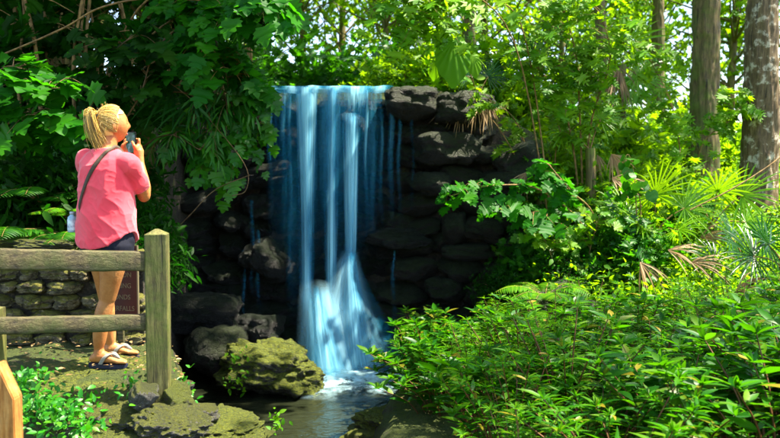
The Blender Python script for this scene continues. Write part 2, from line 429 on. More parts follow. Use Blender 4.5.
# foreground ledge
GR = 'limestone rocks'
rpx(FLATR[0], M_moss_rock, 92, 388, 4.66, 162, 42, .42, (.16, .0, .05), 'yellow mossy rock ledge under the person', 'ledge_rock')
rpx(FLATR[2], M_pale_rock, 30, 372, 4.95, 130, 24, .34, (.1, 0, .0), 'pale flat rock forming the path at the foot of the stone wall', 'ledge_rock')
rpx(FLATR[1], M_pale_rock, 96, 418, 4.35, 118, 50, .30, (.22, .08, .1), 'grey ridged limestone rock behind the green ground cover', 'ledge_rock')
rpx(RK[4], M_pale_rock, 143, 398, 4.22, 27, 27, .10, (.3, .5, .4), 'small pale angular rock at the foot of the fence post')
rpx(RK[0], M_moss_rock, 176, 396, 4.42, 36, 30, .12, (.0, .2, .4), 'small mossy rock just right of the fence post foot')
rpx(FLATR[0], M_pale_rock, 168, 424, 4.25, 84, 36, .22, (.1, .1, .6), 'grey speckled rock below the fence post', 'ledge_rock')
rpx(FLATR[1], M_moss_rock, 112, 444, 4.15, 120, 40, .22, (.2, -.05, 1.8), 'brown mossy rock at the bottom below the person', 'ledge_rock')
rpx(FLATR[2], M_moss_rock, 216, 432, 5.6, 96, 34, .4, (.05, .05, .3), 'low mossy rock at the water edge below the mossy boulder', 'ledge_rock')
rpx(RK[5], M_pale_rock, 200, 412, 5.5, 44, 20, .16, (.0, .1, .9), 'small grey rock on the near pool edge right of the fence post')
rpx(RK[2], M_moss_rock, 258, 434, 5.9, 34, 14, .15, (.0, .1, .2), 'half sunken mossy rock at the tip of the near pool edge')
rpx(FLATR[1], M_moss_rock, 398, 424, 6.35, 84, 30, .34, (.05, .05, .3), 'low mossy rock on the right pool edge under the leafy bush', 'ledge_rock')
rpx(RK[1], M_pale_rock, 428, 414, 6.5, 60, 16, .2, (.0, -.3, .2), 'pale slanting rock slab under the leafy bush tip')
rpx(RK[4], M_moss_rock, 365, 436, 6.3, 44, 16, .2, (.0, .1, 1.2), 'small wet rock at the right pool edge, lowest one')
for i, (px, py, D, w) in enumerate([(125, 360, 5.05, 16), (28, 398, 4.5, 30), (176, 372, 5.3, 14), (186, 386, 5.3, 16), (140, 430, 4.5, 18), (232, 414, 5.9, 14), (66, 366, 5.1, 10)]):
    rpx(RK[i % 6], M_pale_rock if i % 2 else M_moss_rock, px, py, D, w, w * .7, .06, (i, .3, i * .7), 'fist-sized rock lying loose on the ledge', group='loose fist-sized rocks')

# ------------------------------------------------------------------ stone retaining wall
def stone_wall():
    t = empty('stone_wall', (-2.3, 5.3, 1.0), 'low retaining wall of rough mortared stones behind the person', 'stone wall')
    sc = Scatter(); r = random.Random(3)
    base = [rock_mesh('s', 60 + i, 4, 4.5, .20, 1.3, 8, .07) for i in range(4)]
    arr = []
    for b in base:
        v = np.empty(len(b.vertices) * 3, np.float32); b.vertices.foreach_get('co', v)
        f = np.empty(len(b.polygons) * 3, np.int32); b.loops.foreach_get('vertex_index', f)
        arr.append((v.reshape(-1, 3), f.reshape(-1, 3)))
    z = -.06
    while z < .70:
        h = r.uniform(.08, .135); x = -1.1 + r.uniform(0, .15)
        while x < .46:
            w = r.uniform(.12, .36); v, f = arr[r.randrange(4)]
            a = r.uniform(-.12, .12)
            V = v * np.array([w * .5 * 1.1, .13, h * .5 * 1.16])
            V = V @ np.array([[math.cos(a), 0, math.sin(a)], [0, 1, 0], [-math.sin(a), 0, math.cos(a)]])
            V = V + np.array([x + w / 2, r.uniform(-.03, .03) + .04 + (z * .05), z + h / 2])
            sc.raw(V, [f]); x += w
        z += h
    link('stones', sc.mesh('wall_stones', True), M_wall_rock, t)
    bm = bmesh.new(); bmesh.ops.create_cube(bm, size=1)
    for v in bm.verts: v.co = Vector((v.co.x * 1.75 - .32, v.co.y * .22 + .13, v.co.z * .72 + .33))
    me = bpy.data.meshes.new('mortar'); bm.to_mesh(me); bm.free()
    link('mortar', me, M_ground, t)
stone_wall()
rpx(FLATR[1], M_pale_rock, 42, 246, 5.36, 66, 15, .14, (0, .04, .0), 'pale flat capstone on top of the stone wall, left of the person', 'capstone')
rpx(FLATR[0], M_moss_rock, 14, 243, 5.5, 60, 14, .16, (0, .02, .5), 'mossy flat capstone at the far left end of the stone wall', 'capstone')
rpx(FLATR[2], M_moss_rock, 60, 243, 5.8, 140, 20, .34, (0, .02, .2), 'broad mossy bank rock lying behind the capstones of the wall', 'bank_rock')

# ------------------------------------------------------------------ pool
def water_mat():
    m, nt, out = new_mat('pool water')
    tc = N(nt, 'ShaderNodeTexCoord'); mp = N(nt, 'ShaderNodeMapping'); mp.inputs['Scale'].default_value = (1.0, 1.7, 1)
    nt.links.new(tc.outputs['Object'], mp.inputs[0])
    n = noise_n(nt, 3.2, 3, .5, vec=mp.outputs[0], dist=.8); n2 = noise_n(nt, 10, 3, .5, vec=mp.outputs[0], dist=.5)
    h = math_n(nt, 'ADD', n.outputs[0], math_n(nt, 'MULTIPLY', n2.outputs[0], .35))
    p = N(nt, 'ShaderNodeBsdfPrincipled'); p.inputs['Base Color'].default_value = (.016, .020, .010, 1)
    p.inputs['Roughness'].default_value = .10; p.inputs['IOR'].default_value = 1.33
    p.inputs['Specular IOR Level'].default_value = .9
    nt.links.new(bump(nt, h, .028), p.inputs['Normal']); nt.links.new(p.outputs[0], out.inputs[0]); return m
wx = np.linspace(-2.8, 1.0, 20); wy = np.linspace(-2, 9.6, 40)
WX, WY = np.meshgrid(wx, wy, indexing='ij'); I = np.arange(800).reshape(20, 40)
Q = np.stack([I[:-1, :-1], I[1:, :-1], I[1:, 1:], I[:-1, 1:]], -1).reshape(-1, 4)
o = link('pool_water', mesh_np('pool_water', np.stack([WX, WY, WX * 0], -1).reshape(-1, 3), [Q], True), water_mat()); tag(o, kind='structure')

# ------------------------------------------------------------------ waterfall
def fall_mat(name, sx, sy, thin, thick, boost):
    m, nt, out = new_mat(name)
    uv = N(nt, 'ShaderNodeUVMap'); mp = N(nt, 'ShaderNodeMapping'); mp.inputs['Scale'].default_value = (sx, sy, 1)
    nt.links.new(uv.outputs[0], mp.inputs[0])
    n = noise_n(nt, 1.0, 5, .62, vec=mp.outputs[0], dist=.15)
    at = N(nt, 'ShaderNodeAttribute', attribute_name='dens')
    st = ramp(nt, [(.28, (0, 0, 0)), (.74, (1, 1, 1))], n.outputs[0]).outputs[0]
    a = math_n(nt, 'MULTIPLY', at.outputs['Fac'], math_n(nt, 'ADD', math_n(nt, 'MULTIPLY', st, boost), .12))
    a = math_n(nt, 'MINIMUM', a, .96)
    col = mixc(nt, ramp(nt, [(.15, (0, 0, 0)), (.95, (1, 1, 1))], a).outputs[0], thin, thick)
    d = N(nt, 'ShaderNodeBsdfDiffuse'); nt.links.new(col, d.inputs[0])
    t = N(nt, 'ShaderNodeBsdfTranslucent'); nt.links.new(col, t.inputs[0])
    mx = N(nt, 'ShaderNodeMixShader'); mx.inputs[0].default_value = .35
    nt.links.new(d.outputs[0], mx.inputs[1]); nt.links.new(t.outputs[0], mx.inputs[2])
    tr = N(nt, 'ShaderNodeBsdfTransparent'); m2 = N(nt, 'ShaderNodeMixShader')
    nt.links.new(a, m2.inputs[0]); nt.links.new(tr.outputs[0], m2.inputs[1]); nt.links.new(mx.outputs[0], m2.inputs[2])
    nt.links.new(m2.outputs[0], out.inputs[0]); return m
M_fall = fall_mat('falling water', 10, .38, (.02, .36, .66), (.45, .88, 1.0), 1.5)
M_veil = fall_mat('thin falling water', 16, .45, (.02, .30, .52), (.35, .78, .95), 1.0)
def mist_mat():
    m, nt, out = new_mat('soft white water')
    uv = N(nt, 'ShaderNodeUVMap'); mp = N(nt, 'ShaderNodeMapping'); mp.inputs['Scale'].default_value = (7, .45, 1)
    nt.links.new(uv.outputs[0], mp.inputs[0]); n = noise_n(nt, 1.0, 2, .45, vec=mp.outputs[0])
    at = N(nt, 'ShaderNodeAttribute', attribute_name='dens')
    a = math_n(nt, 'MINIMUM', math_n(nt, 'MULTIPLY', at.outputs['Fac'], ramp(nt, [(.2, (.12, .12, .12)), (.8, (1, 1, 1))], n.outputs[0]).outputs[0]), .92)
    d = N(nt, 'ShaderNodeBsdfDiffuse'); t = N(nt, 'ShaderNodeBsdfTranslucent')
    for q in (d, t): q.inputs[0].default_value = (.48, .84, .97, 1)
    mx = N(nt, 'ShaderNodeMixShader'); mx.inputs[0].default_value = .55; nt.links.new(d.outputs[0], mx.inputs[1]); nt.links.new(t.outputs[0], mx.inputs[2])
    tr = N(nt, 'ShaderNodeBsdfTransparent'); m2 = N(nt, 'ShaderNodeMixShader')
    nt.links.new(a, m2.inputs[0]); nt.links.new(tr.outputs[0], m2.inputs[1]); nt.links.new(mx.outputs[0], m2.inputs[2]); nt.links.new(m2.outputs[0], out.inputs[0]); return m
M_mist = mist_mat()
def sheet(name, fn, nu, nv, dens, mat, seed=0):
    """fn(u, v) -> point; u across, v down"""
    us = np.linspace(0, 1, nu); vs = np.linspace(0, 1, nv)
    V = [tuple(fn(u, v)) for u in us for v in vs]
    I = np.arange(nu * nv).reshape(nu, nv)
    Q = np.stack([I[:-1, :-1], I[1:, :-1], I[1:, 1:], I[:-1, 1:]], -1).reshape(-1, 4)
    me = mesh_np(name, V, [Q], True)
    uvl = me.uv_layers.new(name='UVMap')
    li = np.empty(len(me.loops), np.int32); me.loops.foreach_get('vertex_index', li)
    UV = np.array([(u + seed, v * 3 + seed) for u in us for v in vs]); uvl.data.foreach_set('uv', UV[li].astype(np.float32).ravel())
    at = me.attributes.new('dens', 'FLOAT', 'POINT')
    at.data.foreach_set('value', np.array([dens(u, v) for u in us for v in vs], np.float32))
    return link(name, me, mat, FALL)
FALL = bpy.data.objects.new('waterfall', None); COL.objects.link(FALL)
tag(FALL, kind='structure')
def strand(x0, x1, y0, xa, xb_, y1, D0=9.05, D1=8.86, dn=1.0, mat=None, seed=0, wav=.0, fade=None):
    """a falling stream: top edge px x0..x1 at y0, bottom px xa..xb_ at y1, arching out a little"""
    def fn(u, v):
        D = D0 + (D1 - D0) * math.sqrt(v) - .035 * math.sin(PI * u)
        a = x0 + (xa - x0) * v ** .6; b = x1 + (xb_ - x1) * v ** .6
        px = a + (b - a) * u + wav * math.sin(v * 9 + seed)
        return P(px, y0 + (y1 - y0) * v, D)
    def de(u, v):
        e = math.sin(PI * u) ** .7 * min(1, (1 - v) * 14 + .15)
        fd = (1 if (fade or (.35 if mat is M_veil else 1)) >= 1 else min(1, (1 - v) / (1 - .35)) ** 1.3)
        return fd * dn * e * (.8 + .35 * math.sin(v * 5 + seed)) * (1 if v > .02 else .7)
    sheet('falling_stream', fn, 9, 28, de, mat or M_fall, seed)
strand(293, 320, 86, 299, 314, 305, dn=1.25, seed=1)
strand(297, 313, 87, 302, 311, 312, 9.0, 8.8, dn=1.2, seed=2)
strand(320, 345, 86, 325, 337, 300, dn=.95, seed=3)
strand(327, 338, 88, 327, 334, 296, 9.0, 8.8, dn=1.15, seed=4)
strand(341, 362, 113, 344, 357, 262, 8.95, 8.78, dn=1.3, seed=5)
strand(346, 358, 116, 346, 354, 262, 8.9, 8.76, dn=1.1, seed=6)
strand(340, 372, 86, 342, 366, 124, 9.05, 8.93, dn=.8, seed=7)
strand(356, 384, 88, 357, 378, 258, dn=.55, mat=M_veil, seed=8)
strand(264, 296, 86, 268, 292, 262, dn=.45, mat=M_veil, seed=9)
strand(276, 300, 87, 286, 300, 330, 9.0, 8.85, dn=.5, mat=M_veil, seed=10)
strand(262, 395, 86, 264, 400, 230, 9.1, 9.0, dn=.20, mat=M_veil, seed=11)
for i, (a, w, y0, y1, dn) in enumerate([(268, 4, 92, 225, .5), (281, 5, 90, 240, .55), (288, 4, 90, 300, .6), (370, 5, 90, 250, .5), (379, 4, 92, 235, .4), (388, 6, 90, 232, .38), (397, 4, 118, 230, .3), (392, 3, 250, 340, .4), (411, 3, 100, 215, .25), (250, 4, 200, 300, .35), (242, 3, 250, 330, .3), (256, 4, 230, 320, .35), (364, 4, 90, 250, .7)]):
    strand(a, a + w, y0, a - 1, a + w + 1, y1, 8.98, 8.88, dn=dn * 1.5, mat=M_veil, seed=20 + i, wav=1)
# lower cone: water fanning over a mound of rock
def fan(xt0, xt1, yt, xb0, xb1, yb, Dt, Db, dn, seed, bul=.18, ev=.8, mat=None, cur=1.4):
    def fn(u, v):
        a = xt0 + (xb0 - xt0) * v ** (1 / cur if xb0 < xt0 else cur * .8); b = xt1 + (xb1 - xt1) * v ** cur
        px = a + (b - a) * u
        D = Dt + (Db - Dt) * v - bul * math.sin(PI * u) * (.25 + .75 * v)
        return P(px, yt - (1 - v) * (9 * math.sin(PI * (u * .8 + .2)) if xt1 - xt0 > 25 else 0) + (yb - yt) * v + v * (5 * math.sin(PI * u) + 2.5 * noise.noise(Vector((u * 6, seed, 0)))), D)
    def de(u, v):
        return dn * (math.sin(PI * u) ** ev) * min(1, v * 6 + (.3 if xt1 - xt0 < 25 else .02)) * (1 - .35 * v) * min(1, (1 - v) * 9 + .1)
    sheet('cascade_veil', fn, 25, 30, de, mat or M_fall, seed)
fan(340, 358, 250, 306, 424, 371, 8.80, 8.42, .62, 31, .22, .8, M_veil)
fan(341, 359, 251, 318, 404, 372, 8.76, 8.36, .80, 32, .24, .9, M_mist)
fan(344, 357, 252, 332, 384, 370, 8.72, 8.29, .70, 41, .26, .9)
fan(343, 354, 253, 304, 350, 326, 8.74, 8.45, .80, 33, .12, .9, M_mist, cur=1.1)
fan(299, 344, 288, 294, 376, 373, 8.62, 8.20, 1.0, 34, .22, .6, M_mist, cur=1.2)
fan(300, 334, 294, 298, 356, 372, 8.58, 8.12, .7, 35, .22, .7, cur=1.2)
strand(290, 374, 86, 294, 368, 300, 9.04, 8.9, dn=.42, mat=M_veil, seed=12, fade=.3)
strand(318, 346, 86, 322, 344, 296, 9.02, 8.9, dn=.5, mat=M_veil, seed=13, fade=.3)
# mound beneath
rpx(RK[2], M_dark_rock, 346, 330, 9.2, 80, 106, .42, (0, 0, .2), 'dark mound of rock under the spreading cone of water')
rpx(RK[3], M_dark_rock, 320, 350, 9.1, 48, 54, .3, (0, .1, 1.2), 'dark rock under the lowest white step of the waterfall')
rpx(RK[0], M_dark_rock, 350, 124, 9.16, 40, 22, .2, (0, .1, .2), 'small dark rock ledge splitting the stream near the waterfall top')
# foam where the water lands and the lip where it leaves
def foam_mat():
    m, nt, out = new_mat('foam')
    n = noise_n(nt, 7, 5, .7)
    at = N(nt, 'ShaderNodeAttribute', attribute_name='dens')
    a = math_n(nt, 'MULTIPLY', at.outputs['Fac'], ramp(nt, [(.36, (0, 0, 0)), (.62, (1, 1, 1))], n.outputs[0]).outputs[0])
    d = N(nt, 'ShaderNodeBsdfDiffuse'); d.inputs[0].default_value = (.5, .78, .88, 1)
    tr = N(nt, 'ShaderNodeBsdfTransparent'); m2 = N(nt, 'ShaderNodeMixShader')
    nt.links.new(a, m2.inputs[0]); nt.links.new(tr.outputs[0], m2.inputs[1]); nt.links.new(d.outputs[0], m2.inputs[2]); nt.links.new(m2.outputs[0], out.inputs[0])
    return m
M_foam = foam_mat()
def foam_patch(cx, cy, rx, ry, dn, seed):
    def fn(u, v):
        a = u * 2 * PI; r = v
        return (cx + rx * r * math.cos(a), cy + ry * r * math.sin(a), .012 + .05 * (1 - v) * (1 + .6 * noise.noise(Vector((u * 9, v * 4, seed)))))
    sheet('foam', fn, 40, 10, lambda u, v: dn * (1 - v ** 1.5), M_foam, seed)
foam_patch(-.60, 8.25, .72, .42, 2.2, 1); foam_patch(-.15, 8.25, .5, .25, 1.2, 2); foam_patch(-.3, 7.75, .9, .4, .45, 3)
def lip(u, v):
    p = P(262 + 132 * u, 0, 9.12)
    zz = 3.30 + .02 * noise.noise(Vector((u * 9, 0, 2)))
    if v < .7: return (p.x, 9.05 + .9 * (1 - v / .7), zz + .02 * (1 - v))
    w = (v - .7) / .3
    return (p.x, 9.05 - .06 * math.sin(w * PI / 2), zz - .09 * (1 - math.cos(w * PI / 2)))
sheet('lip_water', lip, 60, 16, lambda u, v: (.8 + .5 * math.sin(u * 37)) * (.95 if v > .4 else .8) * math.sin(PI * min(1, max(0, u))) ** .3, M_fall, 50)

# ------------------------------------------------------------------ wooden fence, post, sign
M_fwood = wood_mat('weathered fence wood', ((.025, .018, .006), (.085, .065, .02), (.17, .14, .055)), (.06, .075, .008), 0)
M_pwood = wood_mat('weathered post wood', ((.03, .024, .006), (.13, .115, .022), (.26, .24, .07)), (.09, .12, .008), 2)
M_owood = wood_mat('post wood coloured sunlit orange', ((.26, .09, .012), (.55, .22, .035), (.75, .40, .11)), None, 2)  # direct sun on the wood is put into this orange colour
def board(name, A, B, hgt, thk, mat, parent, wob=.004):
    A = Vector(A); B = Vector(B); d = (B - A); L = d.length; d.normalize()
    side = d.cross(Vector((0, 0, 1))).normalized(); up = side.cross(d)
    n = 24; V = []; prof = [(-.5, -.42), (-.42, -.5), (.42, -.5), (.5, -.42), (.5, .42), (.42, .5), (-.42, .5), (-.5, .42)]
    for i in range(n + 1):
        for (a, b) in prof:
            q = Vector((0, 0, 0)) + d * (L * i / n)
            w = wob * noise.noise(Vector((i * .6, a * 3, b * 3)))
            V.append(q + side * (a * thk * (1 + w * 6)) + up * (b * hgt + w * 1.5))
    Qs = [[i * 8 + j, i * 8 + (j + 1) % 8, (i + 1) * 8 + (j + 1) % 8, (i + 1) * 8 + j] for i in range(n) for j in range(8)]
    caps = [list(range(8))[::-1], [n * 8 + j for j in range(8)]]
    me = mesh_np(name, [tuple(v) for v in V], [np.array(Qs), np.array(caps)])
    o = link(name, me, mat, parent)
    o.location = A - parent.location; return o
def post(name, x, y, z0, z1, w, mat, parent, rz=0, cap=.03):
    bm = bmesh.new(); h = z1 - z0; n = 14; rings = []
    prof = [(-.5, -.44), (-.44, -.5), (.44, -.5), (.5, -.44), (.5, .44), (.44, .5), (-.44, .5), (-.5, .44)]
    for i in range(n + 1):
        t = i / n; rings.append([bm.verts.new((a * w * (1 + .03 * noise.noise(Vector((a, b, t * 5)))), b * w * (1 + .03 * noise.noise(Vector((b, a, t * 5)))), h * t)) for a, b in prof])
    rings.append([bm.verts.new((a * w * .15, b * w * .15, h + cap)) for a, b in prof])
    for r0, r1 in zip(rings, rings[1:]):
        for j in range(8): bm.faces.new((r0[j], r0[(j + 1) % 8], r1[(j + 1) % 8], r1[j]))
    bm.faces.new(rings[-1]); bm.faces.new(rings[0][::-1])
    me = bpy.data.meshes.new(name); bm.to_mesh(me); bm.free()
    o = link(name, me, mat, parent); o.location = Vector((x, y, z0)) - parent.location; o.rotation_euler = (0, 0, rz); return o
fence = empty('wooden_fence', P(159, 385, 4.4), 'weathered two-rail wooden fence in front of the person, ending at a square post', 'fence')
pp = P(159.5, 385, 4.4)
post('post', pp.x, 4.4, pp.z - .22, P(0, 234, 4.4).z, .128, M_pwood, fence, .18)
a = P(-60, 258, 3.87); b = P(152, 261.5, 4.38)
board('rail', a, b, .112, .05, M_fwood, fence)
a = P(-60, 327, 3.87); b = P(152, 322, 4.38)
board('rail', a, b, .088, .05, M_fwood, fence)
pl = P(-8, 350, 4.1)
post('post', pl.x, 4.12, pl.z - .2, P(0, 309, 4.1).z, .10, M_pwood, fence, .1, .012)
# orange post with sunlight put into its colour and a slanted top, close to the camera
rp = empty('handrail_post', P(-4, 438, 2.9), 'orange-brown sunlit post with slanted pointed top at the bottom left corner', 'post')
def slant_post():
    bm = bmesh.new(); w = .072; c = P(-4, 438, 2.9)
    L = P(-26, 0, 2.9).x - c.x; R = P(6, 0, 2.9).x - c.x; zt = P(0, 362, 2.9).z - c.z; zr = P(0, 397, 2.9).z - c.z
    pts = [(L, -1.2), (R, -1.2), (R, zr), (L + .06, zt), (L, zt - .02)]
    fr = [bm.verts.new((x, -.03, z)) for x, z in pts]; bk = [bm.verts.new((x, .04, z)) for x, z in pts]
    bm.faces.new(fr); bm.faces.new(bk[::-1])
    for i in range(5): bm.faces.new((fr[i], bk[i], bk[(i + 1) % 5], fr[(i + 1) % 5]))
    bmesh.ops.recalc_face_normals(bm, faces=bm.faces)
    bmesh.ops.bevel(bm, geom=list(bm.edges), offset=.004, segments=2, affect='EDGES')
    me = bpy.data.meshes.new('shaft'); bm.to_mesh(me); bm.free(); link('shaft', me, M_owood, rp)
slant_post()
# sign
M_sign = plain('brown sign paint', (.045, .006, .005), .5, .4, .15)
M_signtxt = plain('pale sign lettering', (.14, .115, .06), .6)
D = 5.18; sc_ = D / F
sg = empty('sign', P(120, 352, D), 'small brown sign with pale lettering half hidden behind the legs', 'sign')
sg.rotation_euler = (0, 0, -.12)
def box_mesh(name, x0, x1, y0, y1, z0, z1, bev=.002):
    bm = bmesh.new(); bmesh.ops.create_cube(bm, size=1)
    for v in bm.verts: v.co = Vector(((x0 + x1) / 2 + v.co.x * (x1 - x0), (y0 + y1) / 2 + v.co.y * (y1 - y0), (z0 + z1) / 2 + v.co.z * (z1 - z0)))
    if bev: bmesh.ops.bevel(bm, geom=list(bm.edges), offset=bev, segments=2, affect='EDGES')
    me = bpy.data.meshes.new(name); bm.to_mesh(me); bm.free(); return me
w2 = 20.5 * sc_; zb = (352 - 313.5) * sc_; zt = (352 - 244) * sc_
link('board', box_mesh('board', -w2, w2, -.008, .008, zb, zt), M_sign, sg)
link('stake', box_mesh('stake', -.02, .02, .009, .035, -.15, zt - .05), M_fwood, sg)
for nm, b_ in (('border', (w2 - .006, w2 + .004, -.0105, .010, zb - .003, zt + .003)), ('border', (-w2 - .004, -w2 + .006, -.0105, .010, zb - .003, zt + .003))):
    link(nm, box_mesh(nm, *b_), M_signtxt, sg)
def text(s, size, loc, xr):
    cu = bpy.data.curves.new('t', 'FONT'); cu.body = s; cu.size = size; cu.align_x = 'RIGHT'; cu.extrude = .0012
    o = bpy.data.objects.new('t', cu); COL.objects.link(o); bpy.context.view_layer.update()
    me = bpy.data.meshes.new_from_object(o.evaluated_get(bpy.context.evaluated_depsgraph_get())); bpy.data.objects.remove(o)
    q = link('lettering', me, M_signtxt, sg); q.rotation_euler = (PI / 2, 0, 0); q.location = loc; q.scale = (.88, 1, 1)
for s, py, pxr in (('NO', 262, 125), ('CLIMBING ON', 275.5, 134.5), ('OR WALKING', 286.5, 134), ('IN PONDS', 298, 133), ('WATERFALLS', 309.5, 137)):
    text(s, .048, ((pxr - 120) * sc_, -.0092, (352 - py) * sc_), 0)
# ------------------------------------------------------------------ leaf templates (x side, y along, z normal)
def t_lance(w=.28, n=5, droop=.18, fold=.25):
    V = []; Fq = []; Ft = []
    ys = np.linspace(0, 1, n)
    for y in ys:
        ww = w * math.sin(PI * min(1, y ** .8 * .98 + .01)) * .5 + .004
        z = -droop * y * y
        V += [(-ww, y, z + fold * ww), (0, y, z), (ww, y, z + fold * ww)]
    for i in range(n - 1):
        a = i * 3; Fq += [[a, a + 1, a + 4, a + 3], [a + 1, a + 2, a + 5, a + 4]]
    return np.array(V), [np.array(Fq)]
def t_outline(half, fold=.18, droop=.2, wave=.04):
    """half: outline points on the right side from base to tip; mirrored, fanned from the midrib"""
    n = len(half); V = []; Ft = []
    for x, y in half: V.append((0, min(y, 1.0) * .98 if x else y, 0))
    for s in (1, -1):
        for i, (x, y) in enumerate(half): V.append((s * x, y, 0))
    V = np.array(V, float)
    mid = np.clip(np.maximum.accumulate([h[1] for h in half]), 0, 1)
    for i in range(n): V[i, 1] = mid[i] * .85 + .02
    for k, s in enumerate((1, -1)):
        o = n * (k + 1)
        for i in range(n - 1):
            q = [i, o + i, o + i + 1, i + 1]
            Ft.append(q if s > 0 else q[::-1])
    r = np.hypot(V[:, 0], V[:, 1] * .6)
    V[:, 2] = -droop * r ** 2 + fold * np.abs(V[:, 0]) + wave * np.sin(V[:, 0] * 19 + V[:, 1] * 13)
    return V, [np.array(Ft)]
T_LANCE = t_lance(.30, 5); T_NARROW = t_lance(.15, 4, .3); T_SLIM = t_lance(.22, 5, .28, .3); T_OVAL = t_lance(.52, 5, .2, .2)
T_LOW = (np.array([(0, 0, 0), (-.27, .45, .06), (.27, .45, .06), (0, 1, -.12)]), [np.array([[0, 3, 1], [0, 2, 3]])])
T_LOBE = t_outline([(0, .0), (.16, -.02), (.40, -.06), (.36, .08), (.56, .14), (.50, .24), (.62, .40), (.44, .40), (.30, .42), (.42, .58), (.40, .70), (.24, .66), (.20, .76), (.12, .90), (0, 1.0)])
T_STAR = t_outline([(0, .0), (.12, -.03), (.42, -.16), (.24, .06), (.66, .12), (.34, .22), (.60, .50), (.24, .38), (.34, .74), (.12, .58), (.06, .86), (0, 1.0)])
T_ROUND = t_outline([(0, .0), (.2, -.12), (.42, -.08), (.56, .12), (.60, .34), (.52, .56), (.38, .74), (.20, .90), (0, 1.0)], .25, .5, .03)
R = np.random.RandomState(11)
def nrm(a): return a / (np.linalg.norm(a, axis=-1, keepdims=True) + 1e-9)
def vary(up, n, j, rs=R): return nrm(np.asarray(up, float) + rs.normal(0, j, (n, 3)))
def path(pts, n=14):
    """smooth curve through a few points (Catmull-Rom)"""
    p = np.array([tuple(q) for q in pts], float)
    if len(p) == 2: return p[0] + (p[1] - p[0]) * np.linspace(0, 1, n)[:, None]
    q = np.vstack([2 * p[0] - p[1], p, 2 * p[-1] - p[-2]]); out = []
    m = len(p) - 1
    for t in np.linspace(0, m - 1e-6, n):
        i = int(t); f = t - i; a, b, c, d = q[i:i + 4]
        out.append(.5 * ((2 * b) + (-a + c) * f + (2 * a - 5 * b + 4 * c - d) * f * f + (-a + 3 * b - 3 * c + d) * f ** 3))
    return np.array(out)

# ------------------------------------------------------------------ plants
def bush_meshes(seed, H=.75, spread=.42, stems=16, lf=.105, tpl=T_LANCE, tip=7, dense=13, lean=(0, 0)):
    rs = np.random.RandomState(seed); st = Scatter(); fo = Scatter()
    for k in range(stems):
        a = rs.uniform(0, 2 * PI); r = rs.uniform(.1, 1) ** .6 * spread; h = H * rs.uniform(.6, 1.05) * (1 - .25 * (r / spread) ** 2)
        b = np.array([math.cos(a) * r * .3, math.sin(a) * r * .3, -.05]); e = np.array([math.cos(a) * r + lean[0], math.sin(a) * r + lean[1], h])
        m = (b + e) / 2 + np.array([math.cos(a) * -.04, math.sin(a) * -.04, .06])
        p = path([b, m, e], 12); st.tube(p, np.linspace(.006, .0025, 12), 4)
        n = dense; t = rs.uniform(.35, .98, n) ** .8; i = np.clip((t * 11).astype(int), 0, 10); f = (t * 11 - i)[:, None]
        pos = p[i] * (1 - f) + p[i + 1] * f
        az_ = rs.uniform(0, 2 * PI, n); d = np.stack([np.cos(az_), np.sin(az_), rs.uniform(.1, .7, n)], 1)
        fo.add(tpl, pos, d, vary((0, -.15, 1), n, .25, rs), lf * rs.uniform(.5, 1.3, n))
        az_ = np.arange(tip) * 2 * PI / tip + rs.uniform(0, 6) + rs.normal(0, .3, tip); d = np.stack([np.cos(az_), np.sin(az_), rs.uniform(.25, .8, tip)], 1)
        fo.add(tpl, np.repeat(p[-1][None], tip, 0), d, vary((0, -.15, 1), tip, .3, rs), lf * rs.uniform(.5, 1.2, tip))
        d = rs.normal(0, .4, (4, 3)) + np.array([0, 0, 1.2])
        fo.add(tpl, np.repeat(p[-1][None], 4, 0), d, vary((0, -1, .3), 4, .3, rs), lf * .45)
    return st.mesh('stems'), fo.mesh('foliage')
def plant(name, loc, label, cat, stem_me, fol_me, sm, fm, group=None, rz=0, scale=1, stem_name='stem', fol_name='foliage'):
    t = empty(name, loc, label, cat, group, rz); t.scale = (scale,) * 3 if np.ndim(scale) == 0 else scale
    if stem_me: link(stem_name, stem_me, sm, t)
    link(fol_name, fol_me, fm, t); return t

# --- foreground bank of glossy bushes
rb = random.Random(21)
protos = []
for k in range(6):
    sm, fm = bush_meshes(100 + k, .62 + .05 * (k % 3), .42, 19, [.09, .125, .085, .10, .13, .07][k], [T_SLIM, T_LANCE, T_SLIM, T_SLIM, T_LANCE, T_NARROW][k], [5, 6, 5, 6, 5, 9][k], [20, 15, 24, 18, 13, 30][k])
    protos.append((sm, fm))
PB = []
LB = 'knee-high shrub with glossy pointed leaves and reddish stems massed on the right bank'
cnt = 0
y = 3.35
while y < 7.6:
    x0 = max(float(xb(y)) + .28, (float(np.interp(y, [3, 5, 6, 6.6], [480, 455, 425, 400])) - 390) / F * y + .2); xmax = y * .56 + .5
    x = x0 + rb.uniform(0, .2)
    while x < xmax:
        px = 390 + x * F / y
        k = rb.randrange(6); s = rb.uniform(.7, 1.25)
        zg = hz(x, y)
        # outline of the mass
        ytop = np.interp(px, [380, 440, 500, 560, 620, 700, 790], [352, 338, 302, 288, 280, 284, 282])
        ztop = CAMZ - (ytop - 175) / F * y
        s = min(s, max(.35, (ztop - zg) / .66)) if rb.random() < .8 else s * .85
        if s > .4:
            if PB and k in [p[0] for p in PB]:
                o = copy_tree([p[1] for p in PB if p[0] == k][0], (x, y, zg), rb.uniform(0, 6.28), s)
            else:
                o = plant('shrub', (x, y, zg), LB, 'shrub', *protos[k], M_redstem, G_bush if k != 5 else G_fern, 'glossy shrubs massed on the right bank', rb.uniform(0, 6.28), s); PB.append((k, o))
            cnt += 1
        x += rb.uniform(.34, .46)
    y += .36
print('bushes', cnt)
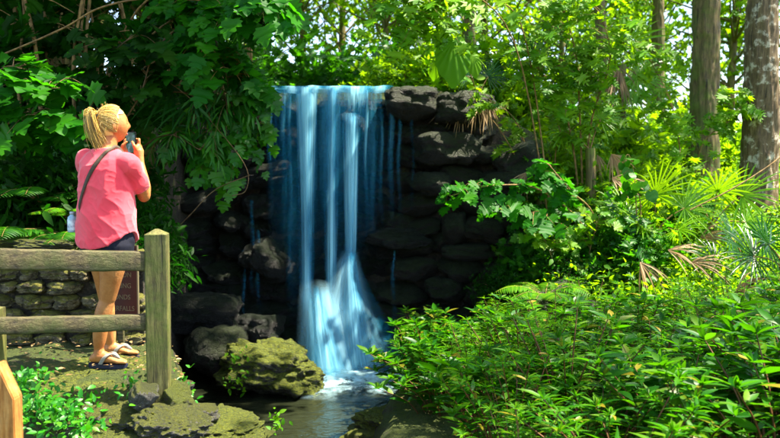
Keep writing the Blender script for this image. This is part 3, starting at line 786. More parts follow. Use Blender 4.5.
# the bush tip leaning over the pool
sm, fm = bush_meshes(140, .55, .34, 14, .13, T_LANCE, 8, 10, (-.36, -.05))
plant('shrub', P(448, 405, 6.25), 'shrub leaning out over the pool with long shiny leaves catching the light', 'shrub', sm, fm, M_redstem, G_bush, None, 0, 1)
sm, fm = bush_meshes(141, .42, .30, 10, .12, T_LANCE, 7, 8, (-.2, -.05))
plant('shrub', P(440, 425, 5.9), 'lower leafy shrub drooping to the pool edge rocks under the leaning one', 'shrub', sm, fm, M_redstem, G_bush, None, 0, 1)
# a pale flowering tip and a lighter fern-like shoot in the mass
sm, fm = bush_meshes(142, .66, .16, 5, .10, T_NARROW, 9, 26)
plant('tall_shoot', (P(700, 400, 4.6).x, 4.6, hz(P(700, 400, 4.6).x, 4.6)), 'light green narrow-leaved shoot rising in front of the glossy shrubs', 'plant', sm, fm, M_twig, G_fern, None, 0, 1.1)
sm, fm = bush_meshes(143, .62, .12, 4, .075, T_LANCE, 7, 8)
plant('tall_shoot', (P(490, 330, 6.6).x, 6.6, hz(P(490, 330, 6.6).x, 6.6)), 'thin shoot standing above the shrubs against the dark cliff', 'plant', sm, fm, M_twig, G_bush, None, 0, 1.35)

# --- ferns
def fern_mesh(seed, nf=11, L=.55, up=.8):
    rs = np.random.RandomState(seed); st = Scatter(); fo = Scatter()
    for k in range(nf):
        a = k * 2 * PI / nf + rs.uniform(-.3, .3); l = L * rs.uniform(.75, 1.15); u = up * rs.uniform(.6, 1.2)
        D_ = np.array([math.cos(a), math.sin(a), 0]); s = np.linspace(0, 1, 26)[:, None]
        p = D_ * l * s * .95 + np.array([0, 0, 1.0]) * (l * u * (s - .85 * s * s)) + np.array([0, 0, .02])
        st.tube(p[::3], np.linspace(.004, .0015, 9), 4)
        T_ = nrm(np.gradient(p, axis=0)); side = nrm(np.cross(T_, [0, 0, 1])); nn = np.cross(side, T_)
        q = slice(4, 26); w = .27 * l * np.sin(PI * np.linspace(.12, .99, 22)) ** .8 + .01
        for sg_ in (1, -1):
            d = side[q] * sg_ + T_[q] * .35
            fo.add(T_NARROW, p[q], d, nn[q] + rs.normal(0, .12, (22, 3)), w, (1.1, 1, 1))
    return st.mesh('fronds'), fo.mesh('fronds')
FERN = [fern_mesh(200 + k) for k in range(3)]
fern_first = {}
def fern(px, py, D, s, label, group=None, mat=None, k=0, rz=0):
    p = P(px, py, D); mat = mat or G_fern
    key = (k, mat.name)
    if key in fern_first: return copy_tree(fern_first[key], p, rz, s, label, group)
    sm, fm = FERN[k][0].copy(), FERN[k][1].copy()
    fern_first[key] = plant('fern', p, label, 'fern', sm, fm, M_twig, mat, group, rz, s, 'frond_stems', 'fronds')
    return fern_first[key]
def gfern(px, D, s, label, group, mat, k, rz, lift=.0):
    x = (px - 390) / F * D; z = hz(x, D) + lift
    o = fern(0, 0, D, s, label, group, mat, k, rz); o.location = (x, D, z); return o
rf = random.Random(8)
G_ffr = 'ferns carpeting the slope behind the shrubs'
for i in range(44):
    D = rf.uniform(7.0, 9.6); px = rf.uniform(560, 800)
    gfern(px, D, rf.uniform(.8, 1.3), 'bright green fern on the sunlit slope between the shrubs and the fan palms', G_ffr, G_fern, rf.randrange(3), rf.uniform(0, 6))
for i in range(26):
    D = rf.uniform(5.6, 7.6); px = rf.uniform(-20, 75)
    gfern(px, D, rf.uniform(.55, .9), 'shaded fern on the dark bank above the stone wall', 'ferns on the bank above the stone wall', G_mid, rf.randrange(3), rf.uniform(0, 6))
fern(40, 205, 5.9, .8, 'bright fern above the stone wall, left of the person, with its fronds spread wide', None, G_mid, 1, 2.2)
fern(66, 218, 5.75, .5, 'small bright fern just behind the left hip of the person', None, G_fern, 2, .4)
fern(768, 330, 5.4, 1.2, 'large fern at the right edge of the picture among the shrubs', None, G_fern, 0, 1.2)
fern(545, 300, 7.2, .9, 'fern on the dull mossy boulder behind the shrubs', None, G_fern, 2, 1.4)

# --- fan palms
def fan_frond(sc, st, base, dirv, upv, L, nb=22, spread=2.3, w=.035, droop=.35, stiff=0, rs=R, jit=.03):
    """a frond: base = end of the petiole; blades radiate in the plane of dirv / side"""
    d = nrm(np.asarray(dirv, float)); u = np.asarray(upv, float); s = nrm(np.cross(d, u)); n_ = np.cross(s, d)
    a = np.linspace(-spread, spread, nb)
    dd = np.cos(a)[:, None] * d + np.sin(a)[:, None] * s + n_ * (.10 * np.abs(np.sin(a * 6)))[:, None] + rs.normal(0, jit, (nb, 3))
    Ls = L * (1 - .22 * (np.abs(a) / spread) ** 2) * rs.uniform(.88 - jit * 2, 1.08, nb)
    m = 6; V = []; Q = []
    for i in range(nb):
        tt = np.linspace(0, 1, m)
        for t in tt:
            c = base + dd[i] * Ls[i] * t + np.array([0, 0, -1]) * (droop * Ls[i] * max(0, t - .35) ** 2 * rs.uniform(.9, 1.1)) 
            ww = w * (.25 + 1.2 * t if t < .5 else (1 - t) * 1.7 + .02) * .5 * (L / .5)
            sd = nrm(np.cross(dd[i], n_))
            V += [c - sd * ww + n_ * ww * .5, c, c + sd * ww + n_ * ww * .5]
        o = i * 3 * m
        for j in range(m - 1):
            b = o + j * 3; Q += [[b, b + 1, b + 4, b + 3], [b + 1, b + 2, b + 5, b + 4]]
    sc.raw(np.array(V), [np.array(Q)])
def t_big():
    V = [(0, 0, 0)]; nr, na = 6, 48; Qs = []
    for i in range(1, nr + 1):
        for j in range(na):
            a = -PI / 2 + 2 * PI * (j + .5) / na; r = i / nr
            R_ = .50 * (1 + .13 * math.cos(2 * (a + PI / 2)) ) * (1 + .05 * abs(math.sin(a * 7))) * (1 + .28 * math.exp(-((a - PI / 2) / .25) ** 2)) * (1 - .30 * math.exp(-((abs(a + PI / 2) if a < PI / 2 else abs(a - 1.5 * PI)) / .22) ** 2))
            x, y = math.cos(a) * R_ * r, math.sin(a) * R_ * r + .36 * r
            V.append((x, y, -.45 * (x * x + (y * .7) ** 2) + .030 * r * math.sin(a * 12)))
    T_ = [[0, 1 + j, 1 + (j + 1) % na] for j in range(na)]
    for i in range(nr - 1):
        for j in range(na): k = (j + 1) % na; Qs.append([1 + i * na + j, 1 + (i + 1) * na + j, 1 + (i + 1) * na + k, 1 + i * na + k])
    return np.array(V), [np.array(T_), np.array(Qs)]
def fan_palm(loc, fronds, label, mat, L=.5, group=None, deadn=0, trunk=None, seed=0, name='fan_palm'):
    rs = np.random.RandomState(seed); fo = Scatter(); st = Scatter(); de = Scatter()
    t = empty(name, loc, label, 'palm', group); loc = np.array(loc)
    for (dx, dy, dz, pl, k) in fronds:
        d = nrm(np.array([dx, dy, dz], float)); tip = d * pl
        p = path([(0, 0, 0), tip * .5 + np.array([0, 0, .08 * pl]), tip], 8); st.tube(p, np.linspace(.009, .005, 8), 5)
        fan_frond(fo, st, tip, d * np.array([1, 1, .6]) + np.array([0, -.12, 0]), (0, -.75, .65), L * k, rs=rs)
    link('petioles', st.mesh('petioles'), M_twig, t); link('fronds', fo.mesh('fronds'), mat, t)
    if deadn:
        for i in range(deadn):
            a = rs.uniform(0, 2 * PI); tip = np.array([math.cos(a) * .22, math.sin(a) * .2 - .1, -.05])
            fan_frond(de, None, tip, (math.cos(a) * .6, math.sin(a) * .3 - .2, -1), (rs.normal(0, .3), -1, .2), L * rs.uniform(.6, 1.05), 13, rs.uniform(.45, .8), .026, .5, rs=rs, jit=.13)
        link('dead_fronds', de.mesh('dead_fronds'), G_dead, t)
    if trunk:
        tr = Scatter(); tr.tube(path([(0, 0, -trunk), (.02, 0, -trunk / 2), (0, 0, .02)], 8) if np.ndim(trunk) == 0 else path([np.array(tuple(trunk)) - loc, (np.array(tuple(trunk)) - loc) * .4 + np.array([0, 0, -.1]), (0, 0, .02)], 14), .055, 10); link('trunk', tr.mesh('trunk', True), M_trunk, t)
    return t
fan_palm(P(655, 232, 8.2), [(-.1, -.25, 1, .42, 1.0), (-.9, -.2, .55, .4, .8), (.8, -.1, .7, .4, .85), (-.5, -.5, .2, .35, .7), (.4, -.6, .1, .3, .6)], 'bright yellow-green fan palm in sunlight on the slope, the brightest palm', G_palm, .56, seed=1, deadn=1, trunk=.5)
fan_palm(P(712, 225, 8.5), [(0, -.3, 1, .4, .95), (.7, -.2, .8, .45, .95), (-.5, .1, .8, .35, .7), (.9, -.3, .1, .35, .8)], 'fan palm with shiny upright blades just right of the brightest palm', G_palm, .52, seed=2, trunk=.5)
fan_palm(P(785, 268, 6.9), [(-1, -.2, .35, .35, .95), (-.8, -.3, .9, .3, .8), (-.3, -.4, 1, .3, .8), (.5, -.3, .8, .3, .8)], 'blue-green fan palm with shiny blades low at the right side of the slope', G_palm_dark, .46, seed=3, trunk=.3)
fan_palm(P(745, 262, 7.9), [(-.6, -.3, .8, .35, .9), (.4, -.3, .8, .3, .8), (-1, -.2, .1, .35, .8)], 'dark fan palm half hidden behind the ferns below the pale patched trunk', G_palm_dark, .46, seed=4, trunk=.3)
fan_palm(P(590, 150, 8.6), [(.4, .3, 1, .4, .8), (-.8, .1, .6, .35, .8)], 'palm with a pale dry drooping frond at the edge of the slope', G_palm, .42, seed=5, deadn=3, trunk=1.2)
fan_palm(P(478, 98, 9.1), [(.5, .3, 1, .3, .7), (-.4, .2, .9, .3, .7)], 'palm with dry brown fronds hanging over the top of the cliff', G_palm_dark, .44, seed=6, deadn=5, trunk=.3)
fan_palm(P(540, 168, 8.7), [(-.7, .2, .6, .3, .8)], 'palm with withered fronds above the lobed-leaf branch', G_mid, .4, seed=7, deadn=3, trunk=.6)
fan_palm(P(208, 84, 6.9), [(-.9, -.3, -.1, .3, 1.05), (-.2, -.5, -.55, .25, 1.05), (.6, -.3, -.3, .25, 1.0), (-.5, .1, .9, .3, .9), (.5, 0, .8, .3, .9)], 'dark fan palm with long narrow blades hanging left of the waterfall', G_palm_dark, .56, seed=8, trunk=Vector((-2.6, 7.6, 2.0)))
fan_palm(P(150, 152, 6.9), [(-.8, -.2, .5, .3, .9), (.6, -.2, .6, .3, .9), (0, -.3, 1, .3, .9)], 'shaded palm with a short ringed stem just behind the raised phone', G_palm_dark, .5, seed=9, trunk=1.1)
fan_palm(P(622, 66, 10.5), [(.1, -.3, -.9, .2, 1.2), (-.6, -.2, -.5, .25, 1.1), (.7, -.2, -.5, .25, 1.1), (.2, 0, 1, .3, 1)], 'tall palm with long green and orange fronds hanging down its trunk', G_palm, .62, seed=10, deadn=8, trunk=2.6)
fan_palm(P(520, 75, 10.2), [(-.8, -.2, .3, .3, 1), (.5, -.2, .8, .3, 1), (-.2, -.3, .9, .3, .9)], 'dark blue-green palm on top of the cliff behind the bright lobed leaves', G_palm_dark, .5, seed=11, trunk=.6)

# --- saplings / branches along given paths
def sapling(name, label, cat, paths, tpl, size, twn, leafn, lm, sm, twl=.35, seed=0, rad=.012, up=(0, -.55, .8), group=None, start=.35, jit=.3, droop=.25, tmin=.0):
    """paths: lists of world points, first one at the ground"""
    rs = np.random.RandomState(seed); st = Scatter(); fo = Scatter()
    base = np.array(tuple(paths[0][0]))
    for pts in paths:
        p = path([np.array(tuple(q)) - base for q in pts], 22)
        st.tube(p, np.linspace(rad, rad * .3, 22), 6)
        L = np.linalg.norm(np.diff(p, axis=0), axis=1).sum()
        for k in range(twn):
            t = rs.uniform(start, 1.0); i = min(20, int(t * 21)); b = p[i] + (p[i + 1] - p[i]) * (t * 21 - i)
            T_ = nrm(p[i + 1] - p[i]); a = rs.uniform(0, 2 * PI)
            d = nrm(np.array([math.cos(a), math.sin(a) * .8, rs.uniform(-.25, .5)]) + T_ * .5); l = twl * rs.uniform(.4, 1.15)
            tw = path([b, b + d * l * .5 + np.array([0, 0, .03]), b + d * l - np.array([0, 0, droop * l])], 8)
            st.tube(tw, np.linspace(rad * .3, rad * .12, 8), 4)
            n = leafn; s = np.linspace(.15, 1, n) * 7; ii = np.minimum(6, s.astype(int)); f = (s - ii)[:, None]
            pos = tw[ii] * (1 - f) + tw[np.minimum(7, ii + 1)] * f
            tt = nrm(tw[np.minimum(7, ii + 1)] - tw[ii]); sd = nrm(np.cross(tt, [0, 0, 1])) * np.where(np.arange(n) % 2, 1, -1)[:, None]
            dd = tt * .8 + sd * .9 + np.array([0, 0, -droop]) + rs.normal(0, .2, (n, 3)); dd[-1] = tt[-1] + np.array([0, 0, -droop])
            fo.add(tpl, pos + nrm(dd) * size * .25, dd, vary(up, n, jit, rs), size * rs.uniform(.6, 1.15, n))
    t = empty(name, tuple(base), label, cat, group)
    link('branches', st.mesh('branches', True), sm, t); link('foliage', fo.mesh('foliage'), lm, t); return t
def gp(px, D, dz=-.05):
    x = (px - 390) / F * D; return Vector((x, D, hz(x, D) + dz))
# large lobed leaves, right of the falls
sapling('sapling', 'dark green sapling with large lobed leaves reaching out over the cliff toward the pool', 'sapling',
        [[gp(600, 8.3), P(585, 230, 8.1), P(540, 190, 7.8), P(490, 186, 7.6), P(450, 196, 7.5)], [gp(600, 8.3), P(580, 240, 8.1), P(540, 215, 7.7), P(500, 212, 7.6)], [gp(600, 8.3), P(595, 220, 8.1), P(570, 190, 7.9), P(545, 160, 7.9)]],
        T_LOBE, .145, 11, 5, G_maple, M_twig, .28, 1, .014, start=.5)
sapling('sapling', 'light green sapling with star-shaped leaves at the cliff top right of the falls', 'sapling',
        [[gp(560, 9.0), P(530, 180, 8.7), P(500, 130, 8.5), P(468, 92, 8.4)], [gp(560, 9.0), P(535, 170, 8.8), P(515, 120, 8.6), P(490, 100, 8.4)], [gp(560, 9.0), P(555, 160, 8.8), P(560, 130, 8.6), P(545, 115, 8.5)]],
        T_STAR, .115, 8, 5, G_bright, M_twig, .24, 2, .010)
def big_leaf():
    t = sapling('sapling', 'sapling with one very large rounded bright leaf hanging at the cliff top', 'sapling', [[gp(470, 9.6), P(475, 90, 9.1), P(462, 55, 8.2), P(452, 44, 7.6)]], T_ROUND, .12, 4, 4, G_bright, M_twig, .2, 3, .010)
    fo = Scatter(); TB = t_big(); b = np.array(tuple(P(453, 42, 7.55))) - np.array(t.location)
    fo.add(TB, [b], [(.05, -.25, -1)], [(.15, -.95, .3)], [.40], (1.0, 1, 1)); fo.add(TB, [b + np.array([-.16, .1, -.18])], [(-.2, -.1, -1)], [(-.2, -.9, .3)], [.17]); fo.add(TB, [b + np.array([.20, .1, -.12])], [(.3, -.1, -1)], [(.3, -.9, .3)], [.2])
    link('large_leaf', fo.mesh('large_leaf', True), G_fern, t)
big_leaf()
sapling('sapling', 'small bluish-green sapling with drooping broad leaves left of the brightest palm', 'sapling',
        [[gp(640, 8.0), P(636, 200, 7.9), P(632, 160, 7.8)], [gp(640, 8.0), P(640, 200, 7.9), P(622, 175, 7.7)]], T_ROUND, .11, 5, 3, G_mid, M_twig, .15, 4, .009, droop=.6)
sapling('sapling', 'low lobed-leaf sapling growing beneath the pale dry drooping frond', 'sapling',
        [[gp(560, 7.9), P(555, 270, 7.8), P(545, 240, 7.7)], [gp(580, 8), P(590, 250, 7.9), P(600, 215, 7.8)]], T_LOBE, .11, 12, 6, G_bright, M_twig, .3, 5, .009)
# left: lobed leaves over the bank
sapling('sapling', 'dark green sapling with large lobed leaves left of the head of the person', 'sapling',
        [[gp(-40, 6.1), P(-30, 150, 5.9), P(5, 95, 5.7), P(60, 88, 5.6)], [gp(-40, 6.1), P(-20, 160, 5.9), P(20, 115, 5.7), P(50, 118, 5.6)], [gp(-40, 6.1), P(-30, 120, 5.9), P(0, 70, 5.8), P(30, 70, 5.8)], [gp(-40, 6.1), P(0, 150, 5.9), P(70, 130, 5.9), P(95, 100, 5.9)]],
        T_LOBE, .19, 9, 5, G_maple, M_twig_dark, .26, 6, .013)
sapling('sapling', 'sapling with pointed green leaves between the person and the dark fan palm', 'sapling',
        [[gp(100, 6.6), P(105, 120, 6.5), P(110, 60, 6.4), P(140, 30, 6.3)], [gp(100, 6.6), P(115, 140, 6.5), P(140, 95, 6.4), P(150, 60, 6.4)]],
        T_LOBE, .16, 14, 5, G_dark, M_twig_dark, .3, 7, .012)
# overhanging branches in front of the left side of the falls
sapling('arching_sapling', 'arching sapling whose leafy sprays hang beside the left edge of the waterfall', 'sapling',
        [[gp(110, 6.9), P(150, 60, 6.8), P(200, 20, 6.7), P(222, 60, 6.6), P(234, 115, 6.6)], [gp(110, 6.9), P(150, 80, 6.8), P(200, 60, 6.7), P(225, 95, 6.6), P(226, 140, 6.6)], [gp(110, 6.9), P(160, 100, 6.8), P(200, 100, 6.6), P(212, 130, 6.6), P(200, 150, 6.5)], [gp(110, 6.9), P(140, 150, 6.8), P(170, 135, 6.6), P(200, 150, 6.5)]],
        T_NARROW, .15, 10, 13, G_mid, M_twig_dark, .26, 8, .011, droop=.5, start=.45)
sapling('arching_sapling', 'arching sapling with lobed leaves spread above the left end of the waterfall lip', 'sapling',
        [[gp(90, 7.4), P(130, 60, 7.2), P(190, 10, 6.8), P(228, 15, 6.4), P(236, 30, 6.2)], [gp(90, 7.4), P(130, 80, 7.2), P(190, 50, 6.8), P(225, 60, 6.5), P(240, 80, 6.4)], [gp(90, 7.4), P(120, 40, 7.2), P(170, -15, 6.8), P(250, -20, 6.3), P(255, -12, 6.2), P(265, 2, 6.1)]],
        T_LOBE, .17, 22, 6, G_maple, M_twig, .36, 9, .012, droop=.35, start=.45)
sapling('arching_sapling', 'bright yellow-green sapling hanging into the top middle of the scene', 'sapling',
        [[gp(560, 8.6, 0), P(520, 60, 8.0), P(470, -10, 7.4), P(430, -30, 7.0), P(400, 0, 6.8)], [gp(560, 8.6, 0), P(530, 60, 8.2), P(500, 0, 7.6), P(450, 0, 7.2), P(430, 22, 7.0)]],
        T_STAR, .15, 22, 6, G_bright, M_twig, .34, 10, .010, droop=.35, start=.5)
sapling('sapling', 'tall sapling with layered bright leaves between the cliff top and the tall palm', 'sapling',
        [[gp(585, 8.8), P(580, 120, 8.6), P(575, 50, 8.4), P(560, 0, 8.2)], [gp(585, 8.8), P(590, 130, 8.6), P(610, 60, 8.4), P(600, 10, 8.2)], [gp(585, 8.8), P(570, 130, 8.6), P(545, 80, 8.3), P(530, 50, 8.2)]],
        T_STAR, .14, 26, 7, G_bright, M_twig, .42, 11, .014, droop=.3, start=.25)
sapling('sapling', 'sapling with layered bright leaves in front of the bare-barked palm trunk foot', 'sapling',
        [[gp(690, 9.2), P(680, 150, 9.0), P(670, 100, 8.9), P(650, 60, 8.8)], [gp(690, 9.2), P(700, 150, 9.0), P(730, 120, 8.9), P(735, 90, 8.8)]],
        T_STAR, .13, 20, 7, G_bright, M_twig, .36, 12, .010, droop=.3, start=.3)
sapling('arching_sapling', 'arching sapling with mid green lobed leaves draping beside the upper waterfall', 'sapling',
        [[gp(110, 7.2), P(170, 60, 7.0), P(225, 50, 6.8), P(255, 95, 6.7), P(258, 130, 6.7)], [gp(110, 7.2), P(160, 80, 7.0), P(205, 95, 6.8), P(238, 130, 6.7), P(240, 165, 6.7)], [gp(110, 7.2), P(150, 110, 7.0), P(190, 130, 6.8), P(215, 160, 6.7)]],
        T_LOBE, .13, 15, 6, G_mid, M_twig_dark, .26, 28, .010, droop=.55, start=.4)
# long hanging vine and bare twigs at left
def vine(label, pts, r=.006, mat=None):
    st = Scatter(); b = np.array(tuple(pts[0])); st.tube(path([np.array(tuple(q)) - b for q in pts], 30), r, 5)
    o = link('vine', st.mesh('vine', True), mat or M_twig); o.location = b; tag(o, label, 'vine'); return o
vine('thin bare vine arching down beside the left edge of the waterfall', [P(130, 60, 6.6), P(180, 90, 6.5), P(210, 120, 6.5), P(245, 165, 6.4), P(246, 190, 6.4), P(232, 196, 6.4)], .0035, M_twig_dark)
vine('long thin vine stretching across above the head of the person', [P(-10, 60, 6.4), P(60, 30, 6.3), P(100, 8, 6.2), P(150, -2, 6.2), P(200, 0, 6.2)], .008)
vine('slanting bare twig in the dark bank right of the phone', [P(165, 240, 6.6), P(190, 215, 6.5), P(215, 190, 6.5), P(250, 175, 6.4)], .004, M_twig_dark)
vine('pale slanting twig in front of the pale patched trunk foot', [P(690, 210, 8.0), P(730, 190, 8.0), P(770, 165, 8.1), P(800, 140, 8.2)], .008)

for i, (px, py, D, an) in enumerate([(692, 262, 7.6, .5), (640, 262, 7.5, -.6), (735, 292, 7.0, 1.0), (700, 238, 8.0, .9), (612, 178, 8.4, .1), (668, 250, 7.7, .3)]):
    fo = Scatter(); fan_frond(fo, None, np.zeros(3), (math.cos(an), -.4, math.sin(an) - .5), (0, -.8, .6), .42, 11, .7, .03, .7, rs=np.random.RandomState(900 + i), jit=.12)
    o = link('dry_frond', fo.mesh('dry_frond'), G_dead); o.location = P(px, py, D)
    tag(o, 'pale dry palm frond ' + ['just below the shiny upright palm', 'low and left of the brightest palm', 'at the top edge of the glossy shrubs', 'between the brightest palm and the dark fan palm', 'above the left shoulder of the brightest palm', 'directly under the brightest palm'][i], 'dry frond')
# --- thicket of thin stems at left
rt = random.Random(4)
LT = 'thin straight brown sapling stem in the dark thicket above the stone wall'
protoT = []
for k in range(4):
    rs = np.random.RandomState(300 + k); st = Scatter(); fo = Scatter()
    p = path([(0, 0, -.1), (rs.uniform(-.12, .12), 0, 1.0), (rs.uniform(-.3, .3), 0, 2.0), (rs.uniform(-.5, .5), rs.uniform(-.2, .2), 3.4)], 20)
    st.tube(p, np.linspace(.018, .008, 20), 6)
    for j in range(7):
        i = rs.randint(5, 19); a = rs.uniform(0, 6.28); d = np.array([math.cos(a), math.sin(a), .5]); l = rs.uniform(.25, .6)
        tw = path([p[i], p[i] + d * l * .6, p[i] + d * l - np.array([0, 0, .1])], 6); st.tube(tw, .004, 4)
        n = 9; pos = tw[rs.randint(2, 6, n)] + rs.normal(0, .06, (n, 3)); fo.add(T_LOBE, pos, rs.normal(0, 1, (n, 3)) - np.array([0, 0, .5]), vary((0, -.5, .8), n, .35, rs), rs.uniform(.10, .19, n))
    protoT.append((st.mesh('stem', True), fo.mesh('foliage')))
PT = {}
for i in range(44):
    px = rt.uniform(-45, 262); D = rt.uniform(6.9, 9.0) if px < 140 else rt.uniform(9.5, 10.5); x = (px - 390) / F * D
    if D < 8.6 and x > float(xl(D)) - .25: x = float(xl(D)) - .3
    k = rt.randrange(4); loc = (x, D, hz(x, D))
    if k in PT: copy_tree(PT[k], loc, rt.uniform(0, 6), rt.uniform(.85, 1.2))
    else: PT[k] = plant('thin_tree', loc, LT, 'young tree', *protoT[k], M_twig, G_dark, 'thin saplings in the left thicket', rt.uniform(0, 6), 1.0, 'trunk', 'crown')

# --- undergrowth shrubs (leafy mounds)
def mound_mesh(seed, n=900, tpl=T_LOW, size=.07, rx=.5, rz_=.45, cl=26, flat=.9):
    rs = np.random.RandomState(seed); fo = Scatter(); st = Scatter()
    c = nrm(rs.normal(0, 1, (cl, 3))) * rs.uniform(.5, 1, (cl, 1)); c[:, 2] = np.abs(c[:, 2]); c *= np.array([rx, rx, rz_])
    for q in c: st.tube(path([(0, 0, -.05), q * .5 + np.array([0, 0, .04]), q], 6), np.linspace(.007, .003, 6), 4)
    w = rs.randint(0, cl, n); pos = c[w] + rs.normal(0, .10, (n, 3)) * np.array([rx, rx, rz_]) * 2
    fo.add(tpl, pos, rs.normal(0, 1, (n, 3)) + np.array([0, -.3, -.1]), vary((0, -.3, 1), n, .5, rs), size * rs.uniform(.6, 1.4, n))
    return st.mesh('stems'), fo.mesh('foliage')
MND = {'dark': [mound_mesh(400 + k, 700, T_LANCE, .12) for k in range(3)], 'small': [mound_mesh(410 + k, 1500, T_OVAL, .05) for k in range(3)], 'big': [mound_mesh(420 + k, 800, T_STAR, .13, .8, .9, 34) for k in range(3)]}
mfirst = {}
def mound(kind, mat, x, y, z, s, label, group, k, rz):
    key = (kind, mat.name, k)
    if key in mfirst: return copy_tree(mfirst[key], (x, y, z), rz, s, label, group)
    a, b = MND[kind][k]; mfirst[key] = plant('bush', (x, y, z), label, 'bush', a.copy(), b.copy(), M_twig, mat, group, rz, s); return mfirst[key]
ru = random.Random(77)
for i in range(46):      # dark bank, left
    D = ru.uniform(5.75, 9.3); px = ru.uniform(-40, 150); x = (px - 390) / F * D
    if x > float(xl(D)) - .5: x = float(xl(D)) - ru.uniform(.5, .8)
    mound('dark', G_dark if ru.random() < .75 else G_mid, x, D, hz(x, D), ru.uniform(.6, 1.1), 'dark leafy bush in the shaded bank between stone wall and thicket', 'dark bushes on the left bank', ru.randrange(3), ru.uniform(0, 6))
for i in range(12):      # draping over the bank edge right of the person
    D = ru.uniform(5.7, 6.9); x = float(xl(D)) - ru.uniform(.1, .3)
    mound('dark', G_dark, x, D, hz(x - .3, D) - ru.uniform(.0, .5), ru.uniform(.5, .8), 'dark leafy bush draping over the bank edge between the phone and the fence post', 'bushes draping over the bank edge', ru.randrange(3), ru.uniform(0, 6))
for i in range(84):      # right slope, small bright leaves
    D = ru.uniform(7.5, 11.0); px = ru.uniform(562, 800); x = (px - 390) / F * D
    mound('small', G_back if ru.random() < .6 else G_bright, x, D, hz(x, D), ru.uniform(.7, 1.25), 'small-leaved bright bush on the sunlit slope behind the glossy shrubs', 'small-leaved bushes on the right slope', ru.randrange(3), ru.uniform(0, 6))
for i in range(16):      # leafy wall at the right end of the cliff
    px = ru.uniform(535, 655); D = ru.uniform(8.1, 9.0); x = (px - 390) / F * D
    mound('big', G_mid if i % 3 else G_bright, x, D, hz(x, D) + ru.uniform(-.1, .3), ru.uniform(.55, .85), 'star-leaved bush filling the slope between the cliff boulders and the brightest palm', 'bushes at the right end of the cliff', ru.randrange(3), ru.uniform(0, 6))
for i in range(9):       # dark ones hugging the cliff foot right
    px = ru.uniform(500, 570); D = ru.uniform(7.6, 8.2); x = (px - 390) / F * D
    mound('small', G_dark, x, D, hz(x, D) + ru.uniform(0, .5), ru.uniform(.5, .8), 'dark small-leaved bush at the foot of the cliff right of the boulders', 'dark bushes at the cliff foot', ru.randrange(3), ru.uniform(0, 6))
for i in range(22):      # plateau behind the falls
    D = ru.uniform(10.2, 15); px = ru.uniform(215, 640); x = (px - 390) / F * D
    mound('big', (G_back, G_mid, G_mid, G_bright)[i % 4], x, D, hz(x, D), ru.uniform(.7, 1.35), 'bright leafy bush on the level ground behind the waterfall lip', 'bright bushes behind the waterfall lip', ru.randrange(3), ru.uniform(0, 6))
for i in range(26):      # right far
    D = ru.uniform(11, 17); px = ru.uniform(560, 820); x = (px - 390) / F * D
    mound('big', G_back, x, D, hz(x, D), ru.uniform(.6, 1.2), 'bright leafy bush among the tree trunks behind the fan palms', 'bright bushes among the right trunks', ru.randrange(3), ru.uniform(0, 6))

# --- background trees
def tree_meshes(seed, H=7, cr=(2.2, 2.2, 2.6), base=1.2, cl=60, n=6500, tpl=T_LOW, size=.16, tr=.10, spreadc=.30, bend=.3):
    rs = np.random.RandomState(seed); st = Scatter(); fo = Scatter()
    top = np.array([rs.uniform(-bend, bend), rs.uniform(-bend, bend), H * .8])
    p = path([(0, 0, -.3), top * .5 + np.array([rs.uniform(-.2, .2), 0, 0]), top], 16); st.tube(p, np.linspace(tr, tr * .35, 16), 9)
    cz = (H + base) / 2; c = nrm(rs.normal(0, 1, (cl, 3))) * rs.uniform(.25, 1, (cl, 1)) ** .5 * np.array(cr) + np.array([0, 0, cz])
    for q in c:
        t = np.clip((q[2] - .8) / (H * .8), .15, .95); b = p[int(t * 15)]
        st.tube(path([b, (b + q) / 2 + rs.normal(0, .12, 3), q], 7), np.linspace(tr * .28, .006, 7), 5)
    w = rs.randint(0, cl, n); pos = c[w] + rs.normal(0, spreadc, (n, 3)) * np.array([1, 1, .7])
    fo.add(tpl, pos, rs.normal(0, 1, (n, 3)) + np.array([0, 0, -.3]), vary((0, 0, 1), n, .55, rs), size * rs.uniform(.6, 1.4, n))
    return st.mesh('trunk', True), fo.mesh('crown')
TR = [tree_meshes(500 + k, 7.5, (2.1, 2.1, 3.0), 1.0, 55, 2100, T_STAR if k < 2 else T_LOW, .14 if k < 2 else .16) for k in range(4)]
tf = {}
def tree(k, mat, x, y, s, label, group, rz, tm=None):
    tm = tm or M_trunk; key = (k, mat.name, tm.name)
    loc = (x, y, hz(x, y))
    if key in tf: return copy_tree(tf[key], loc, rz, s, label, group)
    a, b = TR[k]; tf[key] = plant('tree', loc, label, 'tree', a.copy(), b.copy(), tm, mat, group, rz, s, 'trunk', 'crown'); return tf[key]
rg = random.Random(31)
for i in range(13):
    D = rg.uniform(14, 24); px = 160 + i * 36 + rg.uniform(-14, 14); x = (px - 390) / F * D
    tree(rg.randrange(4), G_back, x, D, rg.uniform(.8, 1.25), 'sunlit tree in the woods beyond the waterfall lip', 'trees in the woods beyond the falls', rg.uniform(0, 6))
for i in range(4):
    D = rg.uniform(17, 28); px = 590 + i * 60 + rg.uniform(-14, 14); x = (px - 390) / F * D
    tree(rg.randrange(4), G_back, x, D, rg.uniform(.8, 1.2), 'sunlit tree far behind the two big trunks', 'trees in the woods beyond the trunks', rg.uniform(0, 6))
for i in range(12):
    D = rg.uniform(10, 15); px = -60 + i * 26 + rg.uniform(-12, 12); x = (px - 390) / F * D
    tree(rg.randrange(4), G_mid if i % 3 else G_dark, x, D, rg.uniform(.8, 1.1), 'dark green tree closing the thicket behind the left bank', 'trees behind the left thicket', rg.uniform(0, 6))
